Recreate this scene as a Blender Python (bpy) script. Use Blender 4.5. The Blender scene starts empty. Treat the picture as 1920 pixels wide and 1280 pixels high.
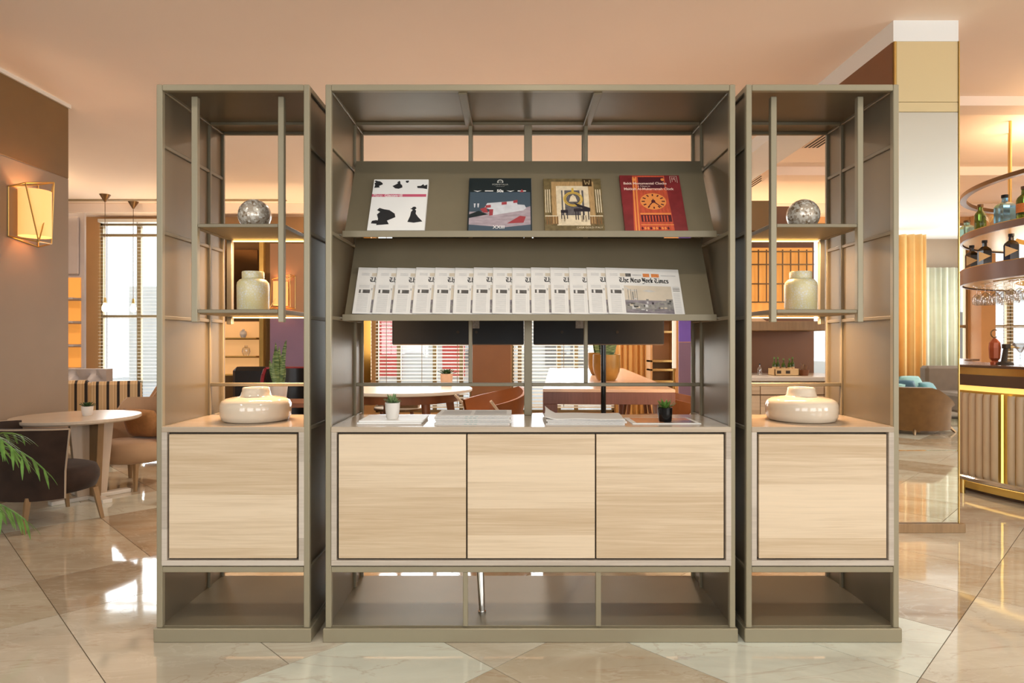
import bpy, bmesh, math, random
from mathutils import Vector, Matrix
random.seed(7)
C = bpy.context.scene.collection
R = math.radians
PI = math.pi
SC = bpy.context.scene

# ------------------------------------------------------------------ camera
CAM_H = 1.184
F = 1200.0
cam = bpy.data.cameras.new('camera'); co = bpy.data.objects.new('camera', cam); C.objects.link(co)
co.location = (0, 0, CAM_H); co.rotation_euler = (PI/2, 0, 0)
cam.sensor_width = 36; cam.lens = 36*F/1920; cam.shift_x = -2/1920.0
cam.clip_start = .05; cam.clip_end = 200
SC.camera = co
SC.view_settings.view_transform = 'Standard'; SC.view_settings.look = 'None'
SC.view_settings.gamma = 1; SC.view_settings.use_curve_mapping = False
SC.view_settings.exposure = -0.07
SC.cycles.use_denoising = True
SC.cycles.max_bounces = 8; SC.cycles.diffuse_bounces = 5; SC.cycles.glossy_bounces = 5
SC.cycles.transparent_max_bounces = 12; SC.cycles.transmission_bounces = 6
SC.cycles.caustics_reflective = False; SC.cycles.caustics_refractive = False
SC.cycles.sample_clamp_indirect = 4

# ------------------------------------------------------------------ world and large lights
w = bpy.data.worlds.new('sky'); SC.world = w; w.use_nodes = True
bg = w.node_tree.nodes['Background']; bg.inputs[0].default_value = (.93, .97, 1, 1); bg.inputs[1].default_value = 1.7

def area(name, loc, rot, sx, sy, power, col, spread=180):
    l = bpy.data.lights.new(name, 'AREA'); l.shape = 'RECTANGLE'; l.size = sx; l.size_y = sy
    l.energy = power; l.color = col; l.spread = R(spread)
    o = bpy.data.objects.new(name, l); C.objects.link(o); o.location = loc; o.rotation_euler = rot
    return o
DAY = (.95, .98, 1.0); WARM = (1, .70, .42); PEACH = (1, .83, .67)
# daylight through the windows behind the photographer (wall at y = -4.5)
for x in (-4.0, -.6, 2.8, 6.2):
    area('daylight_front', (x, -4.38, 1.75), (R(90), 0, 0), 2.4, 2.3, 72, DAY)
for y in (-2.6, .9):  # unseen fill added in front of the windowless right wall
    area('side_fill', (9.08, y, 1.75), (0, R(90), 0), 2.3, 2.6, 150, DAY)
# daylight through the windows of the back wall
for x, sx in ((-5.62, 1.2), (-1.33, 1.4), (.75, 1.5), (6.76, .1), (7.75, 1.3)):
    area('daylight_back', (x, 9.72, 1.75), (R(-90), 0, 0), sx, 2.3, 60*sx, DAY)
# warm ceiling downlights, added mostly out of view to light the room
CEIL = 3.18
DOWN = [(-2.4, 1.2), (0.2, 1.2), (2.8, 1.2), (-5.6, 6.2), (-.9, 5.5), (.3, 7.9), (3.4, 7.75), (1.2, 5.5),
        (4.6, 2.4), (4.4, 7.6), (6.6, 7.4), (6.9, 3.0)]
for x, y in DOWN:
    area('downlight_fill', (x, y, CEIL-.012), (0, 0, 0), .12, .12, 12 if y < 3 else 30, (1, .88, .74) if y < 3 else PEACH, 150)
# warm unseen fill added to wash the ceiling
for x, y, sx, sy, p in ((-3.0, 8.9, 5.0, .12, 36), (3.2, 8.9, 4.0, .12, 36), (5.5, 5.31, 1.6, 1.6, 80), (-5.9, 5.5, .15, 5, 36)):
    area('ceiling_fill', (x, y, 2.72 if sx < 2 else 2.15), (PI, 0, 0), sx, sy, p, WARM)

# ------------------------------------------------------------------ helpers
def lin(v):
    v /= 255.0
    return v/12.92 if v <= .04045 else ((v+.055)/1.055)**2.4
def rgb(r, g, b): return (lin(r), lin(g), lin(b), 1)

class NT:
    def __init__(s, name):
        s.m = bpy.data.materials.new(name); s.m.use_nodes = True
        s.t = s.m.node_tree; s.b = s.t.nodes['Principled BSDF']; s.out = s.t.nodes['Material Output']
    def n(s, typ, **kw):
        n = s.t.nodes.new(typ)
        for k, v in kw.items(): setattr(n, k, v)
        return n
    def l(s, a, b): s.t.links.new(a, b)
    def math(s, op, a, b=None):
        n = s.n('ShaderNodeMath', operation=op)
        for i, q in enumerate((a, b)):
            if q is None: continue
            if isinstance(q, (int, float)): n.inputs[i].default_value = q
            else: s.l(q, n.inputs[i])
        return n.outputs[0]
    def mix(s, f, a, b, mode='MIX'):
        n = s.n('ShaderNodeMix', data_type='RGBA', blend_type=mode)
        for i, q in ((0, f), (6, a), (7, b)):
            if isinstance(q, (int, float)): n.inputs[i].default_value = q
            elif isinstance(q, tuple): n.inputs[i].default_value = q
            else: s.l(q, n.inputs[i])
        return n.outputs[2]
    def noise(s, vec, scale, detail=3, rough=.5, dist=0):
        n = s.n('ShaderNodeTexNoise'); n.inputs['Scale'].default_value = scale; n.inputs['Detail'].default_value = detail
        n.inputs['Roughness'].default_value = rough; n.inputs['Distortion'].default_value = dist
        if vec is not None: s.l(vec, n.inputs['Vector'])
        return n.outputs['Fac']
    def ramp(s, f, stops, interp='LINEAR'):
        n = s.n('ShaderNodeValToRGB'); n.color_ramp.interpolation = interp; e = n.color_ramp.elements
        while len(e) < len(stops): e.new(.5)
        for q, (p, c) in zip(e, stops): q.position = p; q.color = c
        s.l(f, n.inputs[0]); return n.outputs[0]
    def mapping(s, scale=(1, 1, 1), rnd=0, rot=(0, 0, 0)):
        tc = s.n('ShaderNodeTexCoord'); mp = s.n('ShaderNodeMapping'); mp.inputs['Scale'].default_value = scale
        mp.inputs['Rotation'].default_value = rot
        s.l(tc.outputs['Object'], mp.inputs['Vector'])
        if rnd:
            oi = s.n('ShaderNodeObjectInfo'); s.l(s.math('MULTIPLY', oi.outputs['Random'], rnd), mp.inputs['Location'])
        return mp.outputs[0]

def mat(name, col, rough=.5, metal=0, var=0, vscale=8, vstretch=(1, 1, 1), emit=None, es=0, bump=0, bscale=60, coat=0, sheen=0, trans=0, ior=1.45, alpha=1):
    k = NT(name); b = k.b
    b.inputs['Base Color'].default_value = col; b.inputs['Roughness'].default_value = rough; b.inputs['Metallic'].default_value = metal
    b.inputs['IOR'].default_value = ior
    if coat: b.inputs['Coat Weight'].default_value = coat
    if sheen: b.inputs['Sheen Weight'].default_value = sheen; b.inputs['Sheen Roughness'].default_value = .4
    if trans: b.inputs['Transmission Weight'].default_value = trans
    if alpha < 1: b.inputs['Alpha'].default_value = alpha
    if var:
        f = k.noise(k.mapping(vstretch, 9), vscale, 4)
        dk = tuple(x*(1-var) for x in col[:3])+(1,); lt = tuple(min(1, x*(1+var)) for x in col[:3])+(1,)
        k.l(k.ramp(f, [(.3, dk), (.7, lt)]), b.inputs['Base Color'])
    if emit: b.inputs['Emission Color'].default_value = emit; b.inputs['Emission Strength'].default_value = es
    if bump:
        f = k.noise(k.mapping(), bscale, 3); n = k.n('ShaderNodeBump'); n.inputs['Strength'].default_value = bump; n.inputs['Distance'].default_value = .01
        k.l(f, n.inputs['Height']); k.l(n.outputs[0], b.inputs['Normal'])
    return k.m

def glass_mat(name, tint, gl=.10, rough=.02):
    k = NT(name); t = k.n('ShaderNodeBsdfTransparent'); t.inputs[0].default_value = tint
    g = k.n('ShaderNodeBsdfGlossy'); g.inputs['Roughness'].default_value = rough
    fr = k.n('ShaderNodeLayerWeight'); fr.inputs[0].default_value = .25
    f = k.math('ADD', k.math('MULTIPLY', fr.outputs['Fresnel'], .55), gl*.5)
    m = k.n('ShaderNodeMixShader'); k.l(f, m.inputs[0]); k.l(t.outputs[0], m.inputs[1]); k.l(g.outputs[0], m.inputs[2])
    k.l(m.outputs[0], k.out.inputs[0]); return k.m

def oak_mat(name, base, dark, plank=.105, rough=.45, axis='X', rnd=17):
    k = NT(name)
    st = {'X': (1, 1, 1), 'Z': (1, 1, 1)}[axis]
    v = k.mapping(st, rnd); sp = k.n('ShaderNodeSeparateXYZ'); k.l(v, sp.inputs[0])
    lo, hi = (sp.outputs[0], sp.outputs[2]) if axis == 'X' else (sp.outputs[2], sp.outputs[0])
    idx = k.math('FLOOR', k.math('DIVIDE', hi, plank))
    wn = k.n('ShaderNodeTexWhiteNoise', noise_dimensions='1D'); k.l(idx, wn.inputs['W'])
    cb = k.n('ShaderNodeCombineXYZ'); k.l(k.math('ADD', k.math('MULTIPLY', lo, 1.1), k.math('MULTIPLY', wn.outputs[0], 31)), cb.inputs[0])
    k.l(k.math('MULTIPLY', hi, 34), cb.inputs[1]); k.l(k.math('MULTIPLY', sp.outputs[1], 6), cb.inputs[2])
    g1 = k.noise(cb.outputs[0], 1.5, 6, .6, .9)
    cb2 = k.n('ShaderNodeCombineXYZ'); k.l(k.math('MULTIPLY', lo, 3), cb2.inputs[0]); k.l(k.math('MULTIPLY', hi, 260), cb2.inputs[1]); k.l(sp.outputs[1], cb2.inputs[2])
    g2 = k.noise(cb2.outputs[0], 1.5, 3, .6)
    f = k.math('ADD', k.math('MULTIPLY', g1, .60), k.math('ADD', k.math('MULTIPLY', g2, .36), k.math('MULTIPLY', k.math('SUBTRACT', wn.outputs[0], .5), .36)))
    mid = tuple((a+b)/2 for a, b in zip(base, dark))
    k.l(k.ramp(f, [(.24, dark), (.42, mid), (.58, base), (.8, tuple(min(1, a*1.08) for a in base))]), k.b.inputs['Base Color'])
    k.b.inputs['Roughness'].default_value = rough
    return k.m

def marble_mat():
    k = NT('polished_marble')
    oi = k.n('ShaderNodeObjectInfo'); rr = oi.outputs['Random']
    tc = k.n('ShaderNodeTexCoord'); va = k.n('ShaderNodeVectorMath', operation='ADD')
    cb = k.n('ShaderNodeCombineXYZ'); k.l(k.math('MULTIPLY', rr, 53), cb.inputs[0]); k.l(k.math('MULTIPLY', rr, 91), cb.inputs[1])
    k.l(k.math('MULTIPLY', rr, 23), cb.inputs[2])
    k.l(tc.outputs['Object'], va.inputs[0]); k.l(cb.outputs[0], va.inputs[1])
    mp = k.n('ShaderNodeMapping'); mp.inputs['Rotation'].default_value = (0, 0, R(25)); mp.inputs['Scale'].default_value = (.8, 2.2, 1)
    k.l(va.outputs[0], mp.inputs[0]); v = mp.outputs[0]
    base = oi.outputs['Color']
    cl = k.noise(v, 1.1, 6, .6, 1.4)
    c1 = k.mix(k.ramp(cl, [(.34, (0, 0, 0, 1)), (.62, (1, 1, 1, 1))]), k.mix(.26, base, rgb(160, 134, 104)), k.mix(.25, base, rgb(238, 238, 222)))
    vn = k.noise(v, .9, 7, .55, 2.2)
    d = k.math('ABSOLUTE', k.math('SUBTRACT', vn, .5))
    vein = k.ramp(d, [(0, (1, 1, 1, 1)), (.012, (0, 0, 0, 1))])
    c2 = k.mix(k.math('MULTIPLY', vein, .30), c1, rgb(166, 126, 92))
    vn2 = k.noise(v, 2.3, 7, .6, 2.6)
    d2 = k.math('ABSOLUTE', k.math('SUBTRACT', vn2, .53))
    c3 = k.mix(k.math('MULTIPLY', k.ramp(d2, [(0, (1, 1, 1, 1)), (.03, (0, 0, 0, 1))]), .22), c2, rgb(236, 230, 214))
    k.l(c3, k.b.inputs['Base Color']); k.b.inputs['Roughness'].default_value = .05; k.b.inputs['IOR'].default_value = 1.85
    wv = k.noise(tc.outputs['Object'], 5.0, 2); bp = k.n('ShaderNodeBump'); bp.inputs['Strength'].default_value = .05; bp.inputs['Distance'].default_value = .01
    k.l(wv, bp.inputs['Height']); k.l(bp.outputs[0], k.b.inputs['Normal'])
    return k.m

OFF = {}
class MB:
    def __init__(s): s.v = []; s.f = []; s.m = []
    def add(s, vs, fs, mi=0, M=None):
        o = len(s.v)
        s.v += [tuple(M @ Vector(p)) for p in vs] if M is not None else [tuple(p) for p in vs]
        s.f += [tuple(o+i for i in f) for f in fs]; s.m += [mi]*len(fs); return s
    def box(s, x0, x1, y0, y1, z0, z1, mi=0, M=None):
        vs = [(x, y, z) for x in (x0, x1) for y in (y0, y1) for z in (z0, z1)]
        return s.add(vs, [(0, 1, 3, 2), (4, 6, 7, 5), (0, 4, 5, 1), (2, 3, 7, 6), (0, 2, 6, 4), (1, 5, 7, 3)], mi, M)
    def cbox(s, x0, x1, y0, y1, z0, z1, c=.002, mi=0, M=None):
        c = min(c, abs(x1-x0)*.45, abs(y1-y0)*.45, abs(z1-z0)*.45)
        lo = (x0, y0, z0); hi = (x1, y1, z1); vs = []; ix = {}
        for a in (0, 1):
            for b in (0, 1):
                for d in (0, 1):
                    sg = (a, b, d)
                    for k in range(3):
                        p = []
                        for q in range(3):
                            base = hi[q] if sg[q] else lo[q]
                            if q != k: base += -c if sg[q] else c
                            p.append(base)
                        ix[(sg, k)] = len(vs); vs.append(p)
        fs = []
        def sgn(k, v, i, vi, j, vj):
            t = [0, 0, 0]; t[k] = v; t[i] = vi; t[j] = vj; return tuple(t)
        for k in range(3):
            i, j = (k+1) % 3, (k+2) % 3
            for v in (0, 1): fs.append([ix[(sgn(k, v, i, a, j, b), k)] for a, b in ((0, 0), (1, 0), (1, 1), (0, 1))])
            for a in (0, 1):
                for b in (0, 1):
                    t0 = sgn(k, 0, i, a, j, b); t1 = sgn(k, 1, i, a, j, b)
                    fs.append([ix[(t0, i)], ix[(t1, i)], ix[(t1, j)], ix[(t0, j)]])
        for a in (0, 1):
            for b in (0, 1):
                for d in (0, 1): fs.append([ix[((a, b, d), k)] for k in range(3)])
        return s.add(vs, fs, mi, M)
    def cyl(s, p0, p1, r0, r1=None, n=16, mi=0, cap=True):
        r1 = r0 if r1 is None else r1
        p0 = Vector(p0); p1 = Vector(p1); d = (p1-p0).normalized()
        a = d.orthogonal().normalized(); b = d.cross(a)
        vs = []
        for p, r in ((p0, r0), (p1, r1)):
            for i in range(n):
                t = 2*PI*i/n; vs.append(p+a*(r*math.cos(t))+b*(r*math.sin(t)))
        fs = [(i, (i+1) % n, n+(i+1) % n, n+i) for i in range(n)]
        if cap: fs += [tuple(range(n))[::-1], tuple(range(n, 2*n))]
        return s.add(vs, fs, mi)
    def tube(s, pts, r, n=8, mi=0):
        for a, b in zip(pts, pts[1:]): s.cyl(a, b, r, r, n, mi)
        return s
    def lathe(s, prof, c=(0, 0, 0), n=32, mi=0, sx=1, sy=1, a0=0, a1=2*PI):
        full = abs(a1-a0-2*PI) < 1e-6; m = n if full else n+1; vs = []
        for r, z in prof:
            for i in range(m):
                t = a0+(a1-a0)*i/n; vs.append((c[0]+r*sx*math.cos(t), c[1]+r*sy*math.sin(t), c[2]+z))
        fs = []
        for k in range(len(prof)-1):
            for i in range(n):
                j = (i+1) % m; fs.append((k*m+i, k*m+j, (k+1)*m+j, (k+1)*m+i))
        return s.add(vs, fs, mi)
    def prism(s, pts, z0, z1, mi=0, M=None):
        n = len(pts)
        vs = [(x, y, z0) for x, y in pts]+[(x, y, z1) for x, y in pts]
        fs = [tuple(range(n))[::-1], tuple(range(n, 2*n))]+[(i, (i+1) % n, n+(i+1) % n, n+i) for i in range(n)]
        return s.add(vs, fs, mi, M)
    def flat(s, pts, z, mi=0, M=None):
        return s.add([(x, y, z) for x, y in pts], [tuple(range(len(pts)))], mi, M)
    def rect(s, x0, x1, y0, y1, z, mi=0, M=None): return s.flat([(x0, y0), (x1, y0), (x1, y1), (x0, y1)], z, mi, M)
    def sphere(s, c, r, n=24, m=14, mi=0, sz=1):
        prof = [(r*math.sin(PI*i/m) if 0 < i < m else 1e-5, -r*sz*math.cos(PI*i/m)) for i in range(m+1)]
        return s.lathe(prof, c, n, mi)
    def build(s, name, mats, parent=None, loc=None, local=False, smooth=False, ang=35, norm=True):
        me = bpy.data.meshes.new(name)
        off = Vector((0, 0, 0))
        if not local:
            if parent is not None: off = Vector(OFF[parent.name])
            elif loc is not None: off = Vector(loc)
        vs = [(x-off.x, y-off.y, z-off.z) for x, y, z in s.v]
        me.from_pydata(vs, [], s.f)
        if not isinstance(mats, (list, tuple)): mats = [mats]
        for q in mats: me.materials.append(q)
        me.polygons.foreach_set('material_index', s.m)
        if norm:
            bm = bmesh.new(); bm.from_mesh(me); bmesh.ops.recalc_face_normals(bm, faces=bm.faces); bm.to_mesh(me); bm.free()
        if smooth:
            me.polygons.foreach_set('use_smooth', [True]*len(me.polygons)); me.set_sharp_from_angle(angle=R(ang))
        me.update()
        o = bpy.data.objects.new(name, me); C.objects.link(o)
        if parent is not None: o.parent = parent; OFF[o.name] = OFF[parent.name]
        else:
            if loc is not None: o.location = loc
            OFF[o.name] = tuple(loc) if loc is not None else (0, 0, 0)
        return o

def tag(o, label, cat, group=None):
    o['label'] = label; o['category'] = cat
    if group: o['group'] = group
    return o
def thing(name, label, cat, loc=(0, 0, 0), rz=0, group=None):
    o = bpy.data.objects.new(name, None); C.objects.link(o); o.location = loc; o.rotation_euler = (0, 0, rz); o.empty_display_size = .1
    OFF[o.name] = tuple(loc); return tag(o, label, cat, group)
def struct(o): o['kind'] = 'structure'; return o
def stuff(o): o['kind'] = 'stuff'; return o
def ent(name, mb, m, par, **k): return mb.build(name, m, par, **k)
def dup(root, loc, rz=None, label=None):
    r = root.copy(); C.objects.link(r); r.location = loc
    if rz is not None: r.rotation_euler = (0, 0, rz)
    if label: r['label'] = label
    for ch in list(root.children):
        c = ch.copy(); C.objects.link(c); c.parent = r
        for g in list(ch.children):
            d = g.copy(); C.objects.link(d); d.parent = c
    return r
def at(px, py, y): return ((px-962)*y/F, y, CAM_H-(py-640)*y/F)
Y0 = 2.524
SPX = Y0/F
def FX(px): return (px-962)*SPX
def FZ(py): return (1203-py)*SPX
def text(body, size, m, parent, M, align='CENTER', name='lettering', ext=0.0, bold=0.0, sx=1.0):
    cu = bpy.data.curves.new(name, 'FONT'); cu.body = body; cu.size = size; cu.align_x = align; cu.align_y = 'CENTER'; cu.extrude = ext; cu.offset = bold
    q = bpy.data.objects.new(name, cu); C.objects.link(q); bpy.context.view_layer.update()
    me = bpy.data.meshes.new_from_object(q.evaluated_get(bpy.context.evaluated_depsgraph_get())); bpy.data.objects.remove(q); bpy.data.curves.remove(cu)
    me.materials.clear(); me.materials.append(m); me.name = name
    o = bpy.data.objects.new(name, me); C.objects.link(o); o.parent = parent
    o.matrix_local = M @ Matrix.Diagonal((sx, 1, 1, 1)); OFF[o.name] = (0, 0, 0); return o
def clip(poly, x0, x1, y0, y1):
    def cut(p, f, g):
        out = []
        for i in range(len(p)):
            a, b = p[i-1], p[i]; fa, fb = f(a), f(b)
            if fa >= 0 and fb >= 0: out.append(b)
            elif fa >= 0 > fb or fa < 0 <= fb:
                t = fa/(fa-fb); q = (a[0]+(b[0]-a[0])*t, a[1]+(b[1]-a[1])*t); out.append(q)
                if fb >= 0: out.append(b)
        return out
    for f in (lambda p: p[0]-x0, lambda p: x1-p[0], lambda p: p[1]-y0, lambda p: y1-p[1]):
        poly = cut(poly, f, None)
        if not poly: return []
    return poly

# ------------------------------------------------------------------ materials
M = {}
M['metal'] = mat('taupe_metal', rgb(132, 121, 98), .42, .25, .05, 5)
M['metal_lit'] = mat('taupe_metal_lit', rgb(151, 141, 117), .38, .25)  # same metal, lighter: light on the front edges put in the colour
M['mesh_panel'] = mat('perforated_taupe_metal', rgb(121, 110, 89), .36, .45, .10, 3, (1, 1, .6))
M['oak'] = oak_mat('light_oak', rgb(224, 203, 174), rgb(194, 168, 134))
M['grey_oak'] = oak_mat('grey_oak', rgb(202, 190, 176), rgb(178, 165, 150), .3, .32)
M['oak_top'] = oak_mat('grey_oak_top', rgb(192, 176, 156), rgb(170, 152, 130), .3, .22)
M['black_gap'] = mat('dark_recess', rgb(60, 50, 38), .7)
M['paper'] = mat('newsprint', rgb(226, 222, 216), .8, 0, .03, 20)
M['white_paper'] = mat('white_coated_paper', rgb(236, 234, 230), .45)
M['ink'] = mat('black_ink', rgb(34, 34, 36), .7)
M['ink_grey'] = mat('grey_text_print', rgb(196, 193, 190), .8, 0, .10, 160, (.3, 1, 1))
M['ink_mid'] = mat('mid_grey_print', rgb(140, 136, 130), .8, 0, .25, 120)
M['photo'] = mat('newsprint_photo', rgb(150, 142, 130), .75, 0, .45, 45, (1, 1, 1))
M['photo_floor'] = mat('newsprint_photo_dark', rgb(128, 120, 124), .75, 0, .35, 70, (.6, 1.6, 1))
M['photo_sky'] = mat('newsprint_photo_warm', rgb(206, 192, 172), .75, 0, .08, 18)
M['orange_ink'] = mat('orange_print', rgb(214, 130, 70), .7, 0, .25, 160)
M['marble'] = marble_mat()
M['grout'] = mat('grout', rgb(128, 112, 92), .8)
M['ceiling'] = mat('warm_lit_ceiling_paint', rgb(247, 229, 212), .85, 0, .02, 1)
M['white_ceiling'] = mat('white_ceiling_paint', rgb(236, 238, 236), .8)
M['wall'] = mat('taupe_wall_paint', rgb(150, 132, 112), .6, 0, .03, 3)
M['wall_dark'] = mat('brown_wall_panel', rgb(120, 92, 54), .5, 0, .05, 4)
M['wall_amber'] = mat('amber_wall_paint', rgb(206, 160, 108), .6, 0, .04, 3)
M['brown'] = mat('bronze_brown_panel', rgb(126, 84, 52), .45, 0, .06, 3)
M['mauve'] = mat('mauve_panel', rgb(132, 112, 142), .6, 0, .05, 3)
M['purple'] = mat('purple_panel', rgb(122, 100, 206), .6, 0, .04, 3)
M['mirror'] = mat('mirror_glass', (.92, .93, .90, 1), .015, 1)
M['cream_panel'] = mat('cream_gloss_panel', rgb(222, 204, 160), .25, .2)
M['brass'] = mat('polished_brass', rgb(224, 192, 118), .30, .9, .05, 10)
M['bronze'] = mat('dark_bronze', rgb(118, 92, 62), .35, .8)
M['chrome'] = mat('chrome', (.75, .73, .7, 1), .08, 1)
M['black'] = mat('black_plastic', rgb(15, 15, 15), .55)
M['black_gloss'] = mat('black_glaze', rgb(14, 14, 15), .12, 0)
M['white_glaze'] = mat('white_matte_ceramic', rgb(226, 220, 212), .4)
M['vase'] = mat('pearly_cream_glaze', rgb(224, 208, 186), .10, 0, .04, 3, coat=.6)
M['led'] = mat('warm_led_strip', rgb(255, 214, 140), .4, emit=rgb(255, 196, 110), es=9)
M['glow'] = mat('amber_backlight', rgb(240, 200, 150), .5, emit=rgb(255, 186, 110), es=.5)
M['glow_soft'] = mat('amber_backlight_soft', rgb(240, 170, 90), .5, emit=rgb(240, 160, 70), es=.55)
M['shade'] = mat('lit_lamp_shade', rgb(255, 206, 150), .6, emit=rgb(255, 176, 92), es=.95)
M['bulb'] = mat('lit_bulb', rgb(255, 240, 200), .4, emit=rgb(255, 214, 150), es=5)
M['slat'] = mat('white_blind_slat', rgb(226, 220, 206), .6)
M['frame'] = mat('bronze_window_frame', rgb(150, 128, 92), .45, .3)
M['pane'] = glass_mat('window_glass', (.97, .99, 1, 1), .08)
M['velvet'] = mat('brown_velvet', rgb(50, 35, 27), .9, 0, .36, 9, sheen=.12)
M['piping'] = mat('pale_piping', rgb(176, 158, 138), .6)
M['tan'] = mat('tan_upholstery', rgb(184, 152, 120), .8, 0, .06, 8, sheen=.3)
M['rust'] = mat('rust_cushion', rgb(172, 126, 80), .85, 0, .1, 40, sheen=.2)
M['ply'] = mat('greige_table_laminate', rgb(206, 190, 170), .25, 0, .05, 6, (1, 8, 1))
M['legwood'] = mat('pale_leg_wood', rgb(150, 122, 88), .5, 0, .12, 12, (4, 4, .5))
M['walnut'] = mat('walnut_wood', rgb(116, 70, 42), .4, 0, .22, 9, (1, 1, .3))
M['plum_wood'] = mat('plum_brown_veneer', rgb(122, 82, 70), .4, 0, .14, 14, (6, 1, .4))
M['table_pale'] = mat('pale_pink_table_top', rgb(224, 188, 160), .22, 0, .04, 5)
M['table_white'] = mat('white_table_top', rgb(226, 222, 214), .25)
M['leather'] = mat('orange_brown_leather', rgb(142, 82, 38), .45, 0, .12, 7)
M['leaf'] = mat('green_leaf', rgb(98, 138, 60), .45, 0, .3, 20)
M['leaf_dark'] = mat('dark_green_leaf', rgb(58, 84, 46), .45, 0, .3, 20)
M['leaf_pale'] = mat('pale_green_leaf', rgb(128, 152, 104), .5, 0, .3, 40)
def snake_mat():
    k = NT('banded_snake_leaf'); v = k.mapping((3, 3, 26)); f = k.noise(v, 3.2, 4, .6, 1.2)
    k.l(k.ramp(f, [(.38, rgb(52, 78, 44)), (.5, rgb(96, 124, 66)), (.62, rgb(150, 166, 110))]), k.b.inputs['Base Color']); k.b.inputs['Roughness'].default_value = .4
    return k.m
M['snake'] = snake_mat()
M['soil'] = mat('dark_soil', rgb(50, 40, 32), .9)
M['gold_pot'] = mat('golden_brown_glaze', rgb(168, 126, 60), .35, .2, .2, 12)
M['peach_pot'] = mat('peach_ceramic', rgb(220, 180, 150), .5)
M['pad'] = mat('taupe_leatherette', rgb(206, 184, 150), .42, 0, .04, 6)
M['brownband'] = mat('brown_lacquer', rgb(96, 76, 62), .22)
M['fascia'] = mat('mauve_brown_fascia', rgb(134, 116, 108), .3, .2)
M['gold_under'] = mat('gold_soffit', rgb(228, 196, 110), .3, .5)
M['curtain'] = mat('golden_sheer_curtain', rgb(246, 202, 134), .7, 0, .05, 4)
M['sheer'] = mat('pale_green_drape', rgb(206, 208, 190), .7, 0, .06, 5)
M['tub'] = mat('olive_brown_velvet', rgb(118, 88, 52), .8, 0, .12, 10, sheen=.3)
M['grey_sofa'] = mat('taupe_sofa_fabric', rgb(116, 98, 82), .8, 0, .06, 10)
M['teal'] = mat('teal_cushion', rgb(88, 142, 150), .7, 0, .1, 12, sheen=.2)
M['teal_dark'] = mat('deep_blue_cushion', rgb(54, 86, 104), .7, 0, .1, 12)
M['aqua'] = mat('pale_aqua_cushion', rgb(150, 190, 186), .7, 0, .08, 12)
M['tuft'] = mat('grey_satin_upholstery', rgb(190, 186, 188), .35, 0, .04, 6)
M['black_leather'] = mat('black_leather', rgb(26, 22, 20), .3)
M['red'] = mat('dark_red_upholstery', rgb(120, 22, 32), .6)
M['facade'] = mat('pale_facade', rgb(220, 216, 208), .8, 0, .06, 2)
M['redsign'] = mat('red_shop_panel', rgb(206, 84, 74), .7)
M['asphalt'] = mat('pale_pavement', rgb(196, 194, 190), .9, 0, .05, 3)
def stripe_mat():
    k = NT('beige_and_black_stripe'); v = k.mapping(); sp = k.n('ShaderNodeSeparateXYZ'); k.l(v, sp.inputs[0])
    f = k.math('FRACT', k.math('DIVIDE', k.math('ADD', sp.outputs[0], 5), .085))
    k.l(k.ramp(f, [(0, rgb(40, 30, 24)), (.26, rgb(206, 176, 134)), (.62, rgb(222, 196, 156)), (.72, rgb(180, 146, 100)), (.78, rgb(206, 176, 134))], 'CONSTANT'), k.b.inputs['Base Color']); k.b.inputs['Roughness'].default_value = .8
    return k.m
M['stripe'] = stripe_mat()
def jar_mat():
    k = NT('yellow_patterned_glaze'); v = k.mapping()
    vo = k.n('ShaderNodeTexVoronoi', feature='DISTANCE_TO_EDGE'); vo.inputs['Scale'].default_value = 95; k.l(v, vo.inputs['Vector'])
    n = k.noise(v, 16, 3)
    f = k.math('MULTIPLY', k.ramp(vo.outputs['Distance'], [(.0, (0, 0, 0, 1)), (.22, (1, 1, 1, 1))]), k.ramp(n, [(.42, (1, 1, 1, 1)), (.6, (.25, .25, .25, 1))]))
    k.l(k.mix(f, rgb(218, 206, 150), rgb(222, 220, 210)), k.b.inputs['Base Color']); k.b.inputs['Roughness'].default_value = .3
    return k.m
M['jar'] = jar_mat()
def globe_mat():
    k = NT('crackled_silver_mosaic'); v = k.mapping()
    vo = k.n('ShaderNodeTexVoronoi'); vo.inputs['Scale'].default_value = 105; k.l(v, vo.inputs['Vector'])
    sp = k.n('ShaderNodeSeparateColor'); k.l(vo.outputs['Color'], sp.inputs[0])
    k.l(k.ramp(sp.outputs[0], [(0, rgb(160, 138, 114)), (.16, rgb(200, 186, 168)), (.6, rgb(236, 228, 214)), (.92, rgb(255, 250, 240))], 'CONSTANT'), k.b.inputs['Base Color'])
    k.b.inputs['Metallic'].default_value = .3; k.b.inputs['Roughness'].default_value = .2
    b = k.n('ShaderNodeBump'); b.inputs['Strength'].default_value = .9; b.inputs['Distance'].default_value = .004; k.l(sp.outputs[1], b.inputs['Height']); k.l(b.outputs[0], k.b.inputs['Normal'])
    return k.m
M['globe'] = globe_mat()
def bottle_glass(n, c): return mat(n, c, .05, 0, trans=.75, ior=1.4)
M['blue_glass'] = bottle_glass('pale_blue_glass', rgb(140, 200, 232))
M['green_glass'] = bottle_glass('green_glass', rgb(110, 140, 60))
M['teal_glass'] = bottle_glass('teal_glass', rgb(170, 220, 210))
M['clear_glass'] = glass_mat('clear_glass', (.96, .97, .97, 1), .35)
M['label_gold'] = mat('gold_paper_label', rgb(222, 190, 140), .5)
M['lantern'] = mat('copper_red_lacquer', rgb(166, 84, 50), .3, .3)
print('materials done')

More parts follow.
